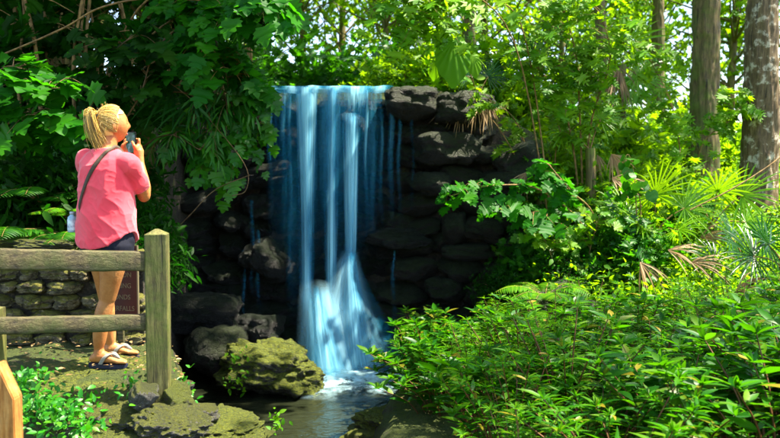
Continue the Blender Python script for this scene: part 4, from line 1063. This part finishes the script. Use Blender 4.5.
# --- two big trunks at right, with crowns above the picture
def big_tree(name, label, px0, px1, pyb, D, w, mat, crown=None, lean=0, seed=0, fm=None):
    b = P(px0, pyb, D); b.z = hz(b.x, D) - .1; t = empty(name, b, label, 'tree'); b = np.array(tuple(b))
    top = np.array(tuple(P(px1, -20, D))) - b
    st = Scatter(); H = 7.0; p = path([(0, 0, 0), top * .5 + np.array([.02, 0, 0]), top, top * (H / top[2]) + np.array([.1, 0, 0])], 160)
    rr = w * (1 + .5 * np.exp(-np.linspace(0, 9, 160))) * np.linspace(1, .8, 160)
    V, Q = tube_np(p, rr, 56)
    V = np.array([v + (v - p[i // 56]) * (.16 * noise.noise(Vector((v[0] * 3, v[1] * 3, v[2] * 1.2 + seed))) + .16 * (1 - abs(noise.noise(Vector((v[0] * 16, v[1] * 16, v[2] * 3.2 + seed))))) ** 3 - .1) for i, v in enumerate(V)])
    st.raw(V, [Q]); tr = link('trunk', st.mesh('trunk', True), mat, t)
    if crown:
        rs = np.random.RandomState(seed); c0, cr_, cl, n, size = crown; c0 = np.array(c0) - b
        c = nrm(rs.normal(0, 1, (cl, 3))) * rs.uniform(.1, 1, (cl, 1)) ** .5 * np.array(cr_) + c0
        lb = Scatter()
        for j in range(9):
            q = c[j]; s0 = p[-1 - rs.randint(0, 32)]; lb.tube(path([s0, (s0 + q) / 2 + np.array([0, 0, .4]), q], 12), np.linspace(w * .4, .02, 12), 7)
        link('limbs', lb.mesh('limbs', True), mat, tr)
        fo = Scatter(); wi = rs.randint(0, cl, n); pos = c[wi] + rs.normal(0, .34, (n, 3)) * np.array([1, 1, .6])
        fo.add(T_LOW, pos, rs.normal(0, 1, (n, 3)), vary((0, 0, 1), n, .5, rs), size * rs.uniform(.6, 1.4, n))
        link('crown', fo.mesh('crown'), fm or G_mid, t)
    return t
big_tree('oak_tree', 'big tree with pale patched bark, its trunk thicker and nearest the right side', 757, 763, 200, 9.2, .205, M_trunk_pale, ((4.7, 10.0, 7.6), (2.2, 1.2, 1.1), 34, 2400, .19), seed=3)  # crown out of view, positioned to shade the cliff right of the falls
big_tree('palm_tree', 'big tree with smooth brown trunk left of the pale patched trunk', 700, 708, 190, 10.4, .195, M_trunk, ((4.4, 12, 9.5), (2.0, 2.0, 1.2), 24, 1500, .3), seed=5, fm=G_palm)
big_tree('shade_tree', 'tree with slim dark trunk behind the left thicket, unseen crown shaped to shade it', 60, 48, 150, 9.6, .10, M_trunk, ((-2.5, 8.1, 6.9), (4.1, 2.1, 1.2), 90, 20000, .20), seed=7)  # high crown out of view, shaped to block sun from the left bank
for i, (px, D, w, l) in enumerate([(612, 12.5, .10, 'slender dark trunk among the leaves behind the tall palm'), (473, 12.0, .09, 'slender leaning trunk behind the lip right of the falls'), (655, 15, .13, 'mid-sized trunk deep in the woods between tall palm and smooth trunk'), (792, 13, .16, 'trunk just showing at the right border behind the patched one')]):
    big_tree('forest_tree', l, px, px - 14 + 9 * i, 180, D, w, M_trunk, ((((px - 390) / F * D), D + .5, 8.2), (2, 2, 1.2), 16, 600, .22), seed=20 + i, fm=G_back)

big_tree('forest_tree', 'unseen tree beyond the right edge, its spreading crown added to dapple the glossy shrubs', 1010, 1015, 200, 6.2, .14, M_trunk, ((4.9, 5.3, 7.3), (2.5, 1.9, 1.0), 26, 900, .20), seed=41, fm=G_mid)  # out-of-view tree, added for dappled shade on the shrubs
for i in range(7):
    D = rg.uniform(8, 13); px = -75 - i * 42; x = (px - 390) / F * D
    tree(rg.randrange(4), G_mid if i % 2 else G_dark, x, D, rg.uniform(.8, 1.1), 'dark green tree on the left bank beyond the left edge of the wall', 'trees on the far left bank', rg.uniform(0, 6))
for i in range(16):
    D = ru.uniform(5.9, 9); px = -45 - i * 16; x = (px - 390) / F * D
    mound('dark', G_dark if i % 3 else G_mid, x, D, hz(x, D), ru.uniform(.7, 1.2), 'dark bush on the bank to the left of the stone wall', 'bushes on the far left bank', ru.randrange(3), ru.uniform(0, 6))
# --- ground cover
def cover(name, label, pts, n, size, mat, seed, tpl=T_OVAL, zoff=.05):
    rs = np.random.RandomState(seed); fo = Scatter()
    for (px, py, D, rx, rz_) in pts:
        c = np.array(tuple(P(px, py, D))); m = n
        pos = c + rs.normal(0, 1, (m, 3)) * np.array([rx, .10, rz_])
        fo.add(tpl, pos, rs.normal(0, 1, (m, 3)) + np.array([0, 0, .3]), vary((0, -.5, 1), m, .3, rs), size * rs.uniform(.6, 1.4, m))
    o = link(name, fo.mesh(name), mat); tag(o, label, 'ground cover', None, 'stuff'); return o
cover('ground_cover', 'bright green leafy ground cover on the rocks by the orange post', [(50, 420, 4.0, .12, .05), (72, 425, 4.0, .09, .05), (36, 400, 4.1, .07, .05), (28, 380, 4.3, .03, .03), (60, 405, 4.1, .1, .03)], 130, .042, G_ground, 1)
cover('creeping_plants', 'small green creepers around the foot of the fence post', [(130, 385, 4.5, .05, .03), (128, 400, 4.45, .04, .03), (178, 382, 4.7, .05, .04), (185, 398, 4.8, .04, .03), (146, 386, 4.4, .03, .02), (155, 412, 4.5, .06, .02)], 36, .036, G_ground, 2)
cover('creeping_plants', 'small yellow-green sprigs growing on the left side of the big mossy boulder', [(240, 362, 7.4, .05, .10), (238, 380, 7.35, .05, .06), (276, 425, 5.7, .03, .05)], 30, .05, G_fern, 3)

def litter():
    rs = np.random.RandomState(44); fo = Scatter(); n = 420
    x = rs.uniform(-2.9, -1.1, n); y = rs.uniform(4.0, 5.2, n)
    z = np.array([hz(a, b) for a, b in zip(x, y)]) + .05 + rs.uniform(0, .02, n)
    az_ = rs.uniform(0, 6.28, n); fo.add(T_OVAL, np.stack([x, y, z], 1), np.stack([np.cos(az_), np.sin(az_), rs.uniform(-.1, .3, n)], 1), vary((0, 0, 1), n, .25, rs), rs.uniform(.015, .045, n))
    o = link('fallen_leaves', fo.mesh('fallen_leaves'), G_dead); tag(o, 'small dry leaves scattered on the rock ledge around the sandals', 'fallen leaves', None, 'stuff')
litter()
# ------------------------------------------------------------------ person
from mathutils.bvhtree import BVHTree
ORG = Vector((-1.787, 4.77, 1.042))
def Lp(px, py, D): return P(px, py, D) - ORG
def ellip_loft(secs, seg=32):
    """secs: (center, axisA, axisB, ra, rb): closed loft"""
    V = []; F_ = []
    for c, A, B, ra, rb in secs:
        for j in range(seg):
            a = 2 * PI * j / seg; V.append(c + A * (ra * math.cos(a)) + B * (rb * math.sin(a)))
    n = len(secs)
    for i in range(n - 1):
        for j in range(seg):
            k = (j + 1) % seg; F_.append([i * seg + j, i * seg + k, (i + 1) * seg + k, (i + 1) * seg + j])
    F_.append([j for j in range(seg)][::-1]); F_.append([(n - 1) * seg + j for j in range(seg)])
    return V, F_
def limb(pts, rads, seg=20, n=26):
    p = path([np.array(tuple(q)) for q in pts], n); r = np.interp(np.linspace(0, 1, n), np.linspace(0, 1, len(rads)), rads)
    # rounded ends
    T0 = nrm(p[1] - p[0]); T1 = nrm(p[-1] - p[-2])
    ex0 = [p[0] - T0 * r[0] * k for k in (.9, .6)]; ex1 = [p[-1] + T1 * r[-1] * k for k in (.6, .9)]
    pp_ = np.vstack([ex0, p, ex1]); rr = np.concatenate([[r[0] * .42, r[0] * .8], r, [r[-1] * .8, r[-1] * .42]])
    V, Q = tube_np(pp_, rr, seg); m = len(pp_)
    return [Vector(v) for v in V], [list(q) for q in Q] + [list(range(seg)), [(m - 1) * seg + j for j in range(seg)][::-1]]
def ball(c, rx, ry, rz_, M=None, seg=24):
    bm = bmesh.new(); bmesh.ops.create_uvsphere(bm, u_segments=seg, v_segments=seg // 2, radius=1)
    V = []
    for v in bm.verts:
        q = Vector((v.co.x * rx, v.co.y * ry, v.co.z * rz_)); V.append(Vector(c) + ((M @ q) if M else q))
    F_ = [[v.index for v in f.verts] for f in bm.faces]; bm.free(); return V, F_
def fuse(name, pieces, voxel, smooth_it=6, fac=.5):
    bm = bmesh.new()
    for V, F_ in pieces:
        vs = [bm.verts.new(v) for v in V]
        for f in F_:
            try: bm.faces.new([vs[i] for i in f])
            except ValueError: pass
    bmesh.ops.triangulate(bm, faces=[f for f in bm.faces if len(f.verts) > 4])
    # each shell faces outward
    bmesh.ops.recalc_face_normals(bm, faces=bm.faces)
    me = bpy.data.meshes.new(name + '_raw'); bm.to_mesh(me); bm.free()
    o = bpy.data.objects.new(name + '_raw', me); COL.objects.link(o)
    m = o.modifiers.new('r', 'REMESH'); m.mode = 'VOXEL'; m.voxel_size = voxel
    s = o.modifiers.new('s', 'SMOOTH'); s.iterations = smooth_it; s.factor = fac
    bpy.context.view_layer.update()
    out = bpy.data.meshes.new_from_object(o.evaluated_get(bpy.context.evaluated_depsgraph_get())); bpy.data.objects.remove(o)
    out.name = name
    out.polygons.foreach_set('use_smooth', np.ones(len(out.polygons), bool)); return out
UPv = Vector((0, 0, 1))
def azv(deg): a = math.radians(deg); return Vector((math.sin(a), math.cos(a), 0)), Vector((math.cos(a), -math.sin(a), 0))
FT, RT = azv(26)         # torso facing, torso right
FH, RH = azv(52)         # head facing
body = []
c0 = Vector((0, 0, 0))
tors = [(.70, .10, .09, 0), (.76, .165, .125, 0), (.85, .182, .135, -.01), (.95, .172, .125, 0), (1.03, .158, .112, 0), (1.15, .163, .115, 0), (1.24, .17, .115, 0), (1.30, .165, .095, -.005), (1.345, .12, .075, 0), (1.375, .075, .062, .005)]
body.append(ellip_loft([(c0 + UPv * z + FT * off, RT, FT, w, d) for z, w, d, off in tors]))
HC = Lp(112, 124.5, 4.80)
neckb = Vector((0.0, 0, 1.33)) + FT * 0; body.append(limb([neckb, (neckb + HC) / 2 + Vector((0, .0, -.01)), HC - UPv * .03 - FH * .015], [.066, .054, .055]))
# head
def head_shape():
    bm = bmesh.new(); bmesh.ops.create_uvsphere(bm, u_segments=64, v_segments=48, radius=1); V = []
    tilt = Matrix.Rotation(math.radians(6), 3, RH)
    for v in bm.verts:
        r, f, u = v.co.x, v.co.y, v.co.z
        rr, ff, uu = r * .074, f * .094, u * .114
        if u < 0: rr *= 1 - .30 * (-u) ** 1.6; ff *= 1 - (.05 if f > 0 else .30) * (-u) ** 1.4
        if f > 0: ff += .004
        g = lambda a, b, s: math.exp(-((r - a) ** 2 + (u - b) ** 2) / (s * s)) if f > 0 else 0
        ff += .020 * g(0, -.22, .13) + .012 * g(0, -.05, .10) - .010 * (g(.34, .04, .17) + g(-.34, .04, .17)) + .006 * g(0, .2, .35) + .007 * g(0, -.52, .14) - .004 * g(0, -.44, .08) + .010 * g(0, -.86, .25)
        q = RH * rr + FH * ff + UPv * uu; V.append(HC + tilt @ q)
    F_ = [[v.index for v in f.verts] for f in bm.faces]; bm.free(); return V, F_
body.append(head_shape())
Mh = Matrix((RH, FH, UPv)).transposed()
for s in (1, -1): body.append(ball(HC + RH * (.074 * s) - FH * .008 - UPv * .012, .012, .020, .032, Mh @ Matrix.Rotation(.3 * s, 3, 'Z')))
# arms
SHR = Lp(129, 164, 4.70); ELR = Lp(144, 196, 4.84); WRR = Lp(140.5, 164, 4.97)
SHL = Lp(86, 162, 4.86); ELL = Lp(106, 192, 5.08); WRL = Lp(123, 162, 5.03)
body.append(limb([SHR, (SHR + ELR) / 2 + Vector((.012, 0, .0)), ELR], [.056, .050, .044, .040]))
body.append(limb([ELR, (ELR * .6 + WRR * .4) + Vector((.01, -.008, 0)), WRR], [.040, .043, .034, .025]))
body.append(limb([SHL, (SHL + ELL) / 2, ELL], [.056, .050, .044, .040])); body.append(limb([ELL, (ELL * .6 + WRL * .4), WRL], [.040, .043, .034, .025]))
body.append(ball(SHR + Vector((-.01, 0, -.005)), .062, .06, .06)); body.append(ball(SHL + Vector((.01, 0, -.005)), .062, .06, .06))
# phone frame
PHC = Lp(131, 143, 4.98); FP, RP = azv(16); NP = -FP
# hands: palm beside the phone, four fingers behind it, thumb on the near side
def hand(wr, s):
    side = RP * s
    pc = PHC + side * .048 - UPv * .045 + FP * .012
    body.append(limb([wr, (wr + pc) / 2, pc - UPv * .01], [.025, .027, .034]))
    body.append(ball(pc, .022, .034, .044, Matrix((RP, FP, UPv)).transposed()))
    for i, (h, ln) in enumerate(((.040, .052), (.018, .060), (-.004, .056), (-.026, .044))):
        k = PHC + side * .052 + UPv * (h - .02) + FP * .012
        a = pc + UPv * ((h + .02) * .45) + side * .004
        m = PHC + side * .034 + UPv * (h + .004 - .02) + FP * .030
        e = PHC + side * (.034 - ln) + UPv * (h + .008 - .02) + FP * .026
        body.append(limb([a, k, m, e], [.0105, .010, .009, .0075], 10, 14))
    t0 = pc - UPv * .012 + NP * .018 + side * -.002; t1 = PHC + side * .045 - UPv * .022 + NP * .030; t2 = PHC + side * .022 + UPv * .006 + NP * .018
    body.append(limb([t0, t1, t2], [.0135, .0115, .009], 10, 12))
hand(WRR, 1); hand(WRL, -1)
# legs
def leg(hip, knee, ank, calf, s):
    body.append(limb([hip, (hip + knee) / 2 + Vector((0.006, -.01, 0)), knee], [.095, .082, .064, .050]))
    body.append(limb([knee, calf, ank * .8 + calf * .2, ank], [.047, .051, .046, .031, .028]))
HR = Lp(115, 247, 4.71); KR = Lp(107.5, 299, 4.71); AR = Lp(98.5, 350, 4.72)
HL = Lp(101, 247, 4.86); KL = Lp(106.5, 298, 4.92); AL = Lp(111, 345, 4.95)
leg(HR, KR, AR, (KR * .62 + AR * .38) + Vector((-.012, -.004, 0)), 1); leg(HL, KL, AL, (KL * .62 + AL * .38) + Vector((-.008, 0, 0)), -1)
feet = []
def foot(ank, zs, dirx):
    d = Vector((math.cos(dirx), math.sin(dirx), 0)); n = Vector((-d.y, d.x, 0)); b = Vector((ank.x, ank.y, zs))
    secs = [(-.062, .012, .010, .022), (-.055, .024, .020, .026), (-.035, .030, .032, .034), (0, .032, .040, .040), (.04, .032, .036, .036), (.08, .037, .026, .026), (.115, .042, .018, .018), (.135, .040, .014, .015)]
    body.append(ellip_loft([(b + d * x + UPv * zc, n, UPv, w, h) for x, w, h, zc in secs]))
    for i, (o_, L_) in enumerate(((-.028, .172), (-.012, .176), (.003, .170), (.017, .162), (.030, .150))):
        # big toe on the inner side
        body.append(limb([b + d * .12 + n * o_ + UPv * .014, b + d * L_ + n * o_ + UPv * .010], [.011 if i else .013, .008 if i else .011], 10, 6))
    body.append(limb([ank, b + UPv * .04 + d * -.006], [.031, .034], 16, 6))
    feet.append((b, d, n))
foot(Vector((AR.x + .005, AR.y, 0)) + UPv * AR.z, .026, -.04); foot(Vector((AL.x, AL.y, AL.z)), .026, .10)
M_skin = skin_mat()
me = fuse('person', body, .0046, 4)
person = link('person', me, M_skin); person.location = ORG
tag(person, 'woman in a pink t-shirt and navy shorts standing on the rock ledge, photographing the waterfall', 'person')
# eyes and brows (turned away from the camera)
M_eye = plain('eye', (.03, .02, .015), .2); M_lip = plain('lips', (.45, .12, .09), .5)
eb = Scatter()
for s in (1, -1):
    V, F_ = ball(HC + RH * (.027 * s) + FH * .083 + UPv * .006, .011, .006, .006, Mh, 12); eb.raw(np.array([tuple(v) for v in V]), [np.array([f for f in F_ if len(f) == 4]), np.array([f for f in F_ if len(f) == 3])])
link('eyes', eb.mesh('eyes', True), M_eye, person)
V, F_ = ball(HC + FH * .090 - UPv * .058, .020, .006, .006, Mh, 12); lp = Scatter(); lp.raw(np.array([tuple(v) for v in V]), [np.array([f for f in F_ if len(f) == 4]), np.array([f for f in F_ if len(f) == 3])]); link('lips', lp.mesh('lips', True), M_lip, person)

# shirt
def shirt():
    secs = [(.85, .205, .158), (.96, .203, .152), (1.06, .196, .145), (1.16, .192, .14), (1.24, .188, .13), (1.295, .176, .112), (1.33, .145, .092), (1.355, .105, .08), (1.372, .078, .072)]
    seg = 64; V = []; F_ = []
    rows = []
    for k in range(7):      # hem rows follow the curved shirt tail
        t = k / 7; row = []
        for j in range(seg):
            a = 2 * PI * j / seg; ca, sa = math.cos(a), math.sin(a)
            hem = .75 + .105 * abs(ca) ** 3 + (.01 if sa > 0 else 0)
            z = hem + (.85 - hem) * t; fl = 1.0 + .035 * (1 - t)
            row.append(RT * (.205 * fl * ca) + FT * (.158 * fl * sa) + UPv * z)
        rows.append(row)
    for z, w, d in secs: rows.append([RT * (w * math.cos(2 * PI * j / seg)) + FT * (d * math.sin(2 * PI * j / seg)) + UPv * z for j in range(seg)])
    for r in rows: V += r
    n = len(rows)
    for i in range(n - 1):
        for j in range(seg): k = (j + 1) % seg; F_.append([i * seg + j, i * seg + k, (i + 1) * seg + k, (i + 1) * seg + j])
    c = len(V); V.append(UPv * .80)
    for j in range(seg): F_.append([c, (j + 1) % seg, j])
    F_.append([(n - 1) * seg + j for j in range(seg)])
    ps = [(V, F_)]
    for S_, E_ in ((SHR, ELR), (SHL, ELL)):
        d = (E_ - S_); inn = (Vector((0, 0, 1.29)) - S_) * .5
        ps.append(limb([S_ + inn, S_ + Vector((0, 0, .004)), S_ + d * .35, S_ + d * .60], [.062, .066, .068, .070, .074], 28, 20))
    me = fuse('shirt', ps, .0048, 9, .6)
    v = np.empty(len(me.vertices) * 3, np.float32); me.vertices.foreach_get('co', v); v = v.reshape(-1, 3)
    nn = np.empty(len(me.vertices) * 3, np.float32); me.vertices.foreach_get('normal', nn); nn = nn.reshape(-1, 3)
    for i in range(len(v)):
        x, y, z = v[i]
        # drape: long soft folds running from the shoulders and pulls around the waist
        f = noise.noise(Vector((x * 7 + z * 3.0, y * 7, z * 3.2))) * .012
        f += (1 - abs(noise.noise(Vector((x * 8 + 5 + z * 5, y * 8, z * 7))))) ** 4 * .007
        f += (1 - abs(noise.noise(Vector((x * 15 - z * 9, y * 15, z * 20 + x * 16))))) ** 6 * .002 * (1 if z < 1.25 else .4)
        v[i] += nn[i] * (f - .002)
    me.vertices.foreach_set('co', v.ravel()); me.update(); return me
m, nt, out = new_mat('pink jersey fabric')
n1 = noise_n(nt, 6, 4, .6); n2 = noise_n(nt, 420, 2, .5)
p_ = N(nt, 'ShaderNodeBsdfPrincipled'); p_.inputs['Roughness'].default_value = .8; p_.inputs['Sheen Weight'].default_value = .35; p_.inputs['Specular IOR Level'].default_value = .2
nt.links.new(ramp(nt, [(.35, (.88, .045, .07)), (.65, (.94, .085, .11))], n1.outputs[0]).outputs[0], p_.inputs['Base Color'])
nt.links.new(bump(nt, n2.outputs[0], .0006), p_.inputs['Normal']); nt.links.new(p_.outputs[0], out.inputs[0]); M_shirt = m
sh = link('shirt', shirt(), M_shirt, person)
M_navy = plain('navy cloth', (.004, .005, .014), .8, .3, .3, 60)
pc_ = []
pc_.append(ellip_loft([(UPv * z, RT, FT, w, d) for z, w, d in ((.69, .14, .12), (.72, .178, .14), (.80, .19, .145), (.90, .182, .135))]))
pc_.append(limb([HR + UPv * .02, HR * .80 + KR * .20], [.108, .104])); pc_.append(limb([HL + UPv * .02, HL * .80 + KL * .20], [.106, .102]))
link('shorts', fuse('shorts', pc_, .006, 5), M_navy, person)

# hair
M_hair = leaf_mat('blond hair', [(.34, .17, .03), (.70, .43, .06), (.12, .06, .02), (.80, .58, .20), (.50, .30, .04)], (.8, .6, .1), .15, rough=.4)
def hair():
    sc = Scatter(); rs = np.random.RandomState(5)
    K = HC - FH * .085 + UPv * .050          # where it is tied
    cap = []
    tilt = Matrix.Rotation(math.radians(6), 3, RH)
    def surf(r, f, u, k=1.0): return HC + tilt @ (RH * (r * .0815 * k) + FH * (f * .102 * k) + UPv * (u * .121 * k))
    bm = bmesh.new(); bmesh.ops.create_uvsphere(bm, u_segments=48, v_segments=36, radius=1)
    keep = lambda c: (c.z > .02 - .0 and c.y < .62 + c.z * .25 and not (c.y > .25 and c.z < .50)) or (c.y < -.12 and c.z > -.62)
    bmesh.ops.delete(bm, geom=[v for v in bm.verts if not keep(v.co)], context='VERTS')
    bm.verts.index_update(); bm.verts.ensure_lookup_table()
    V = np.array([tuple(surf(*v.co, .985)) for v in bm.verts]); q4 = np.array([[v.index for v in f.verts] for f in bm.faces if len(f.verts) == 4])
    sc.raw(V, [q4]); bm.free()
    for i in range(1100):     # locks combed from the hairline to the tie
        a = rs.uniform(0, 2 * PI); 
        f0 = rs.uniform(.35, .66); 
        if rs.rand() < .5: th = rs.uniform(-1, 1); s0 = np.array([math.sin(th * 1.5), .50 * math.cos(th * 1.5) + .0, .75 * math.cos(th * 1.2) + .1])
        else:
            sd = rs.choice([-1, 1]); uu = rs.uniform(-.5, .5); s0 = np.array([sd * .95, -.05 - .35 * max(0, -uu) + rs.uniform(-.1, .2), uu])
            if rs.rand() < .35: s0 = np.array([rs.uniform(-.7, .7), -.75, rs.uniform(-.75, -.3)])
        s0 = s0 / np.linalg.norm(s0); e = np.array([0.0 + rs.normal(0, .05), -.87, .42 + rs.normal(0, .05)]); e /= np.linalg.norm(e)
        pts = []; wob = rs.normal(0, .045, 3); k = rs.uniform(.985, 1.05)
        for t in np.linspace(0, 1, 9):
            q = s0 * (1 - t) + e * t + wob * math.sin(PI * t); q /= np.linalg.norm(q)
            pts.append(tuple(surf(*q, k)))
        sc.tube(pts, np.linspace(.0010, .0017, 9) * rs.uniform(.7, 1.4), 4)
    pend = Lp(101, 146.5, 4.73)
    for i in range(520):     # ponytail
        o_ = rs.normal(0, 1, 3) * .5; ln = rs.uniform(.75, 1.08)
        m1 = K - FH * .045 + UPv * .012; mid = (m1 + pend) / 2 - FH * .012
        e = m1 + (pend - m1) * ln
        pts = [K + Vector(o_ * .010), m1 + Vector(o_ * .024), mid + Vector(o_ * .036), e + Vector(o_ * rs.uniform(.02, .055))]
        sc.tube(path([tuple(q) for q in pts], 14), np.concatenate([np.linspace(.0012, .0020, 9), np.linspace(.0018, .0005, 5)]), 4)
    for i in range(60):      # loose wisps
        s0 = rs.normal(0, 1, 3); s0[2] = abs(s0[2]) * .9 + (.0 if rs.rand() < .6 else -.3); s0[1] = -abs(s0[1]) * .8; s0 /= np.linalg.norm(s0)
        a_ = surf(*s0, 1.0); d = Vector(rs.normal(0, .012, 3)) + (a_ - HC).normalized() * .012
        sc.tube(path([tuple(a_), tuple(a_ + d), tuple(a_ + d * 1.4 - UPv * .02)], 6), .0009, 3)
    o = link('hair', sc.mesh('hair', True), M_hair, person)
    tb = bmesh.new(); V, Q = tube_np([tuple(K - FH * .012 + (RH * math.cos(a) + (UPv * .8 + FH * .6) * math.sin(a)) * .021) for a in np.linspace(0, 2 * PI, 25)], .0065, 8)
    s2 = Scatter(); s2.raw(V, [Q]); link('hair_tie', s2.mesh('hair_tie', True), M_navy, o)
hair()
# flip-flops
M_sole = plain('navy rubber sole', (.012, .015, .04), .6, .4, .2); M_strap = plain('pale grey strap', (.28, .27, .22), .6, .4, .1)
for (b, d, n) in feet:
    bm = bmesh.new(); z0 = -.003; outl = []
    for i in range(32):
        a = 2 * PI * i / 32; x = .055 + .125 * math.cos(a); w = np.interp(x, [-.07, -.04, .02, .09, .14, .18], [.030, .036, .034, .046, .046, .038]); outl.append(b + d * x + n * (w * math.copysign(abs(math.sin(a)) ** .7, math.sin(a))))
    lo = [bm.verts.new((q.x, q.y, z0)) for q in outl]; hi = [bm.verts.new((q.x, q.y, z0 + .029 - (.006 if (q - b).dot(d) > .06 else 0))) for q in outl]
    bm.faces.new(hi); bm.faces.new(lo[::-1])
    for i in range(32): bm.faces.new((lo[i], lo[(i + 1) % 32], hi[(i + 1) % 32], hi[i]))
    bmesh.ops.recalc_face_normals(bm, faces=bm.faces); me = bpy.data.meshes.new('sandal'); bm.to_mesh(me); bm.free()
    so = link('flip_flop', me, M_sole, person)
    st = Scatter()
    for s in (1, -1):
        pts = [b + d * .02 + n * (.038 * s) + UPv * 0, b + d * .05 + n * (.036 * s) + UPv * .045, b + d * .085 + n * (.018 * s) + UPv * .060, b + d * .128 - n * .014 + UPv * .034]
        for q in (-.007, -.002, .003, .008): st.tube(path([tuple(w + d * q) for w in pts], 12), .0055, 6)
    st.tube([tuple(b + d * .13 - n * .014 + UPv * .034), tuple(b + d * .135 - n * .014)], .005, 6)
    link('strap', st.mesh('strap', True), M_strap, so)

# phone (held)
ph = empty('phone', ORG + PHC, 'dark smartphone held up in front of the face of the woman', 'phone')
RM = Matrix((RP, FP, UPv)).transposed().to_4x4()
ph.matrix_world = Matrix.Translation(ORG + PHC) @ RM
M_case = plain('black phone case', (.01, .01, .012), .35)
link('phone_body', box_mesh('phone_body', -.037, .037, -.004, .005, -.073, .073, .003), M_case, ph)
m, nt, out = new_mat('lit phone screen'); n1 = noise_n(nt, 26, 3, .6)
e = N(nt, 'ShaderNodeEmission'); e.inputs['Strength'].default_value = .10
nt.links.new(ramp(nt, [(.35, (.01, .03, .03)), (.5, (.05, .20, .10)), (.66, (.35, .6, .8))], n1.outputs[0]).outputs[0], e.inputs[0])
gl = N(nt, 'ShaderNodeBsdfGlossy'); gl.inputs['Roughness'].default_value = .1; gl.inputs['Color'].default_value = (.04, .04, .05, 1)
ad = N(nt, 'ShaderNodeAddShader'); nt.links.new(e.outputs[0], ad.inputs[0]); nt.links.new(gl.outputs[0], ad.inputs[1]); nt.links.new(ad.outputs[0], out.inputs[0])
link('screen', box_mesh('screen', -.033, .033, -.0055, -.0041, -.066, .066, 0), m, ph)

# sling across the back with a small bottle at the left hip
bv = BVHTree.FromObject(sh, bpy.context.evaluated_depsgraph_get())
def hit(px, py):
    o_ = Vector((0, 0, CAMZ)) - ORG; d = (P(px, py, 4.7) - Vector((0, 0, CAMZ))).normalized()
    h = bv.ray_cast(o_, d); return (h[0], h[1]) if h[0] else (None, None)
sl = empty('bottle_sling', ORG + Vector((-.2, .05, .95)), 'narrow dark strap across the pink shirt with a small pale blue bottle at the hip', 'sling')
pts = []
for px, py in ((112.5, 149.5), (108, 152), (103, 156.5), (98, 162), (94, 168), (90, 175), (87, 182), (84.5, 189), (82, 197), (80, 206)):
    a_, n_ = hit(px, py)
    if a_: pts.append(a_ + n_ * .006)
tail = [pts[-1] + Vector((-.012, .03, -.05)), Lp(74, 214, 4.86)]
front = [pts[0] + Vector((.01, .03, .012)), pts[0] + Vector((.03, .10, -.02)), pts[0] + FT * .20 + UPv * -.14]
allp = path([tuple(q) for q in front[::-1] + pts + tail], 50)
T_ = nrm(np.gradient(allp, axis=0)); cen = np.array([0, 0, 0]); rad = allp * np.array([1, 1, 0]); rad = nrm(rad); side = nrm(np.cross(T_, rad)); nn_ = np.cross(side, T_)
V = []; w_ = .0125; th_ = .0022
for i in range(50):
    for a_, b_ in ((-1, -1), (1, -1), (1, 1), (-1, 1)): V.append(allp[i] + side[i] * w_ * a_ + nn_[i] * th_ * b_)
Qs = [[i * 4 + j, i * 4 + (j + 1) % 4, (i + 1) * 4 + (j + 1) % 4, (i + 1) * 4 + j] for i in range(49) for j in range(4)]
off = sl.location - ORG
V = np.array(V) - np.array(tuple(off))
link('strap', mesh_np('strap', V, [np.array(Qs)]), plain('olive brown strap', (.07, .05, .03), .7, .3, .2, 80), sl)
bc = Lp(72.5, 223, 4.87) - off
def lathe(name, prof, c, mat, parent, seg=20):
    V = [(c.x + r * math.cos(2 * PI * j / seg), c.y + r * math.sin(2 * PI * j / seg), c.z + z) for r, z in prof for j in range(seg)]
    Q = [[i * seg + j, i * seg + (j + 1) % seg, (i + 1) * seg + (j + 1) % seg, (i + 1) * seg + j] for i in range(len(prof) - 1) for j in range(seg)]
    return link(name, mesh_np(name, V, [np.array(Q)], True), mat, parent)
btl = lathe('bottle', [(0, -.062), (.028, -.060), (.031, -.05), (.030, -.02), (.031, .02), (.028, .038), (.014, .052), (.013, .058), (0, .058)], bc, plain('pale blue plastic', (.35, .55, .62), .25, .6, .2), sl)
lathe('label', [(.0318, -.045), (.0318, .022)], bc, plain('white and blue label', (.55, .66, .85), .4, .4, .5, 34), btl)
lathe('cap', [(0, .074), (.0155, .073), (.0165, .056), (0, .056)], bc, plain('grey bottle cap', (.45, .5, .52), .4), btl)
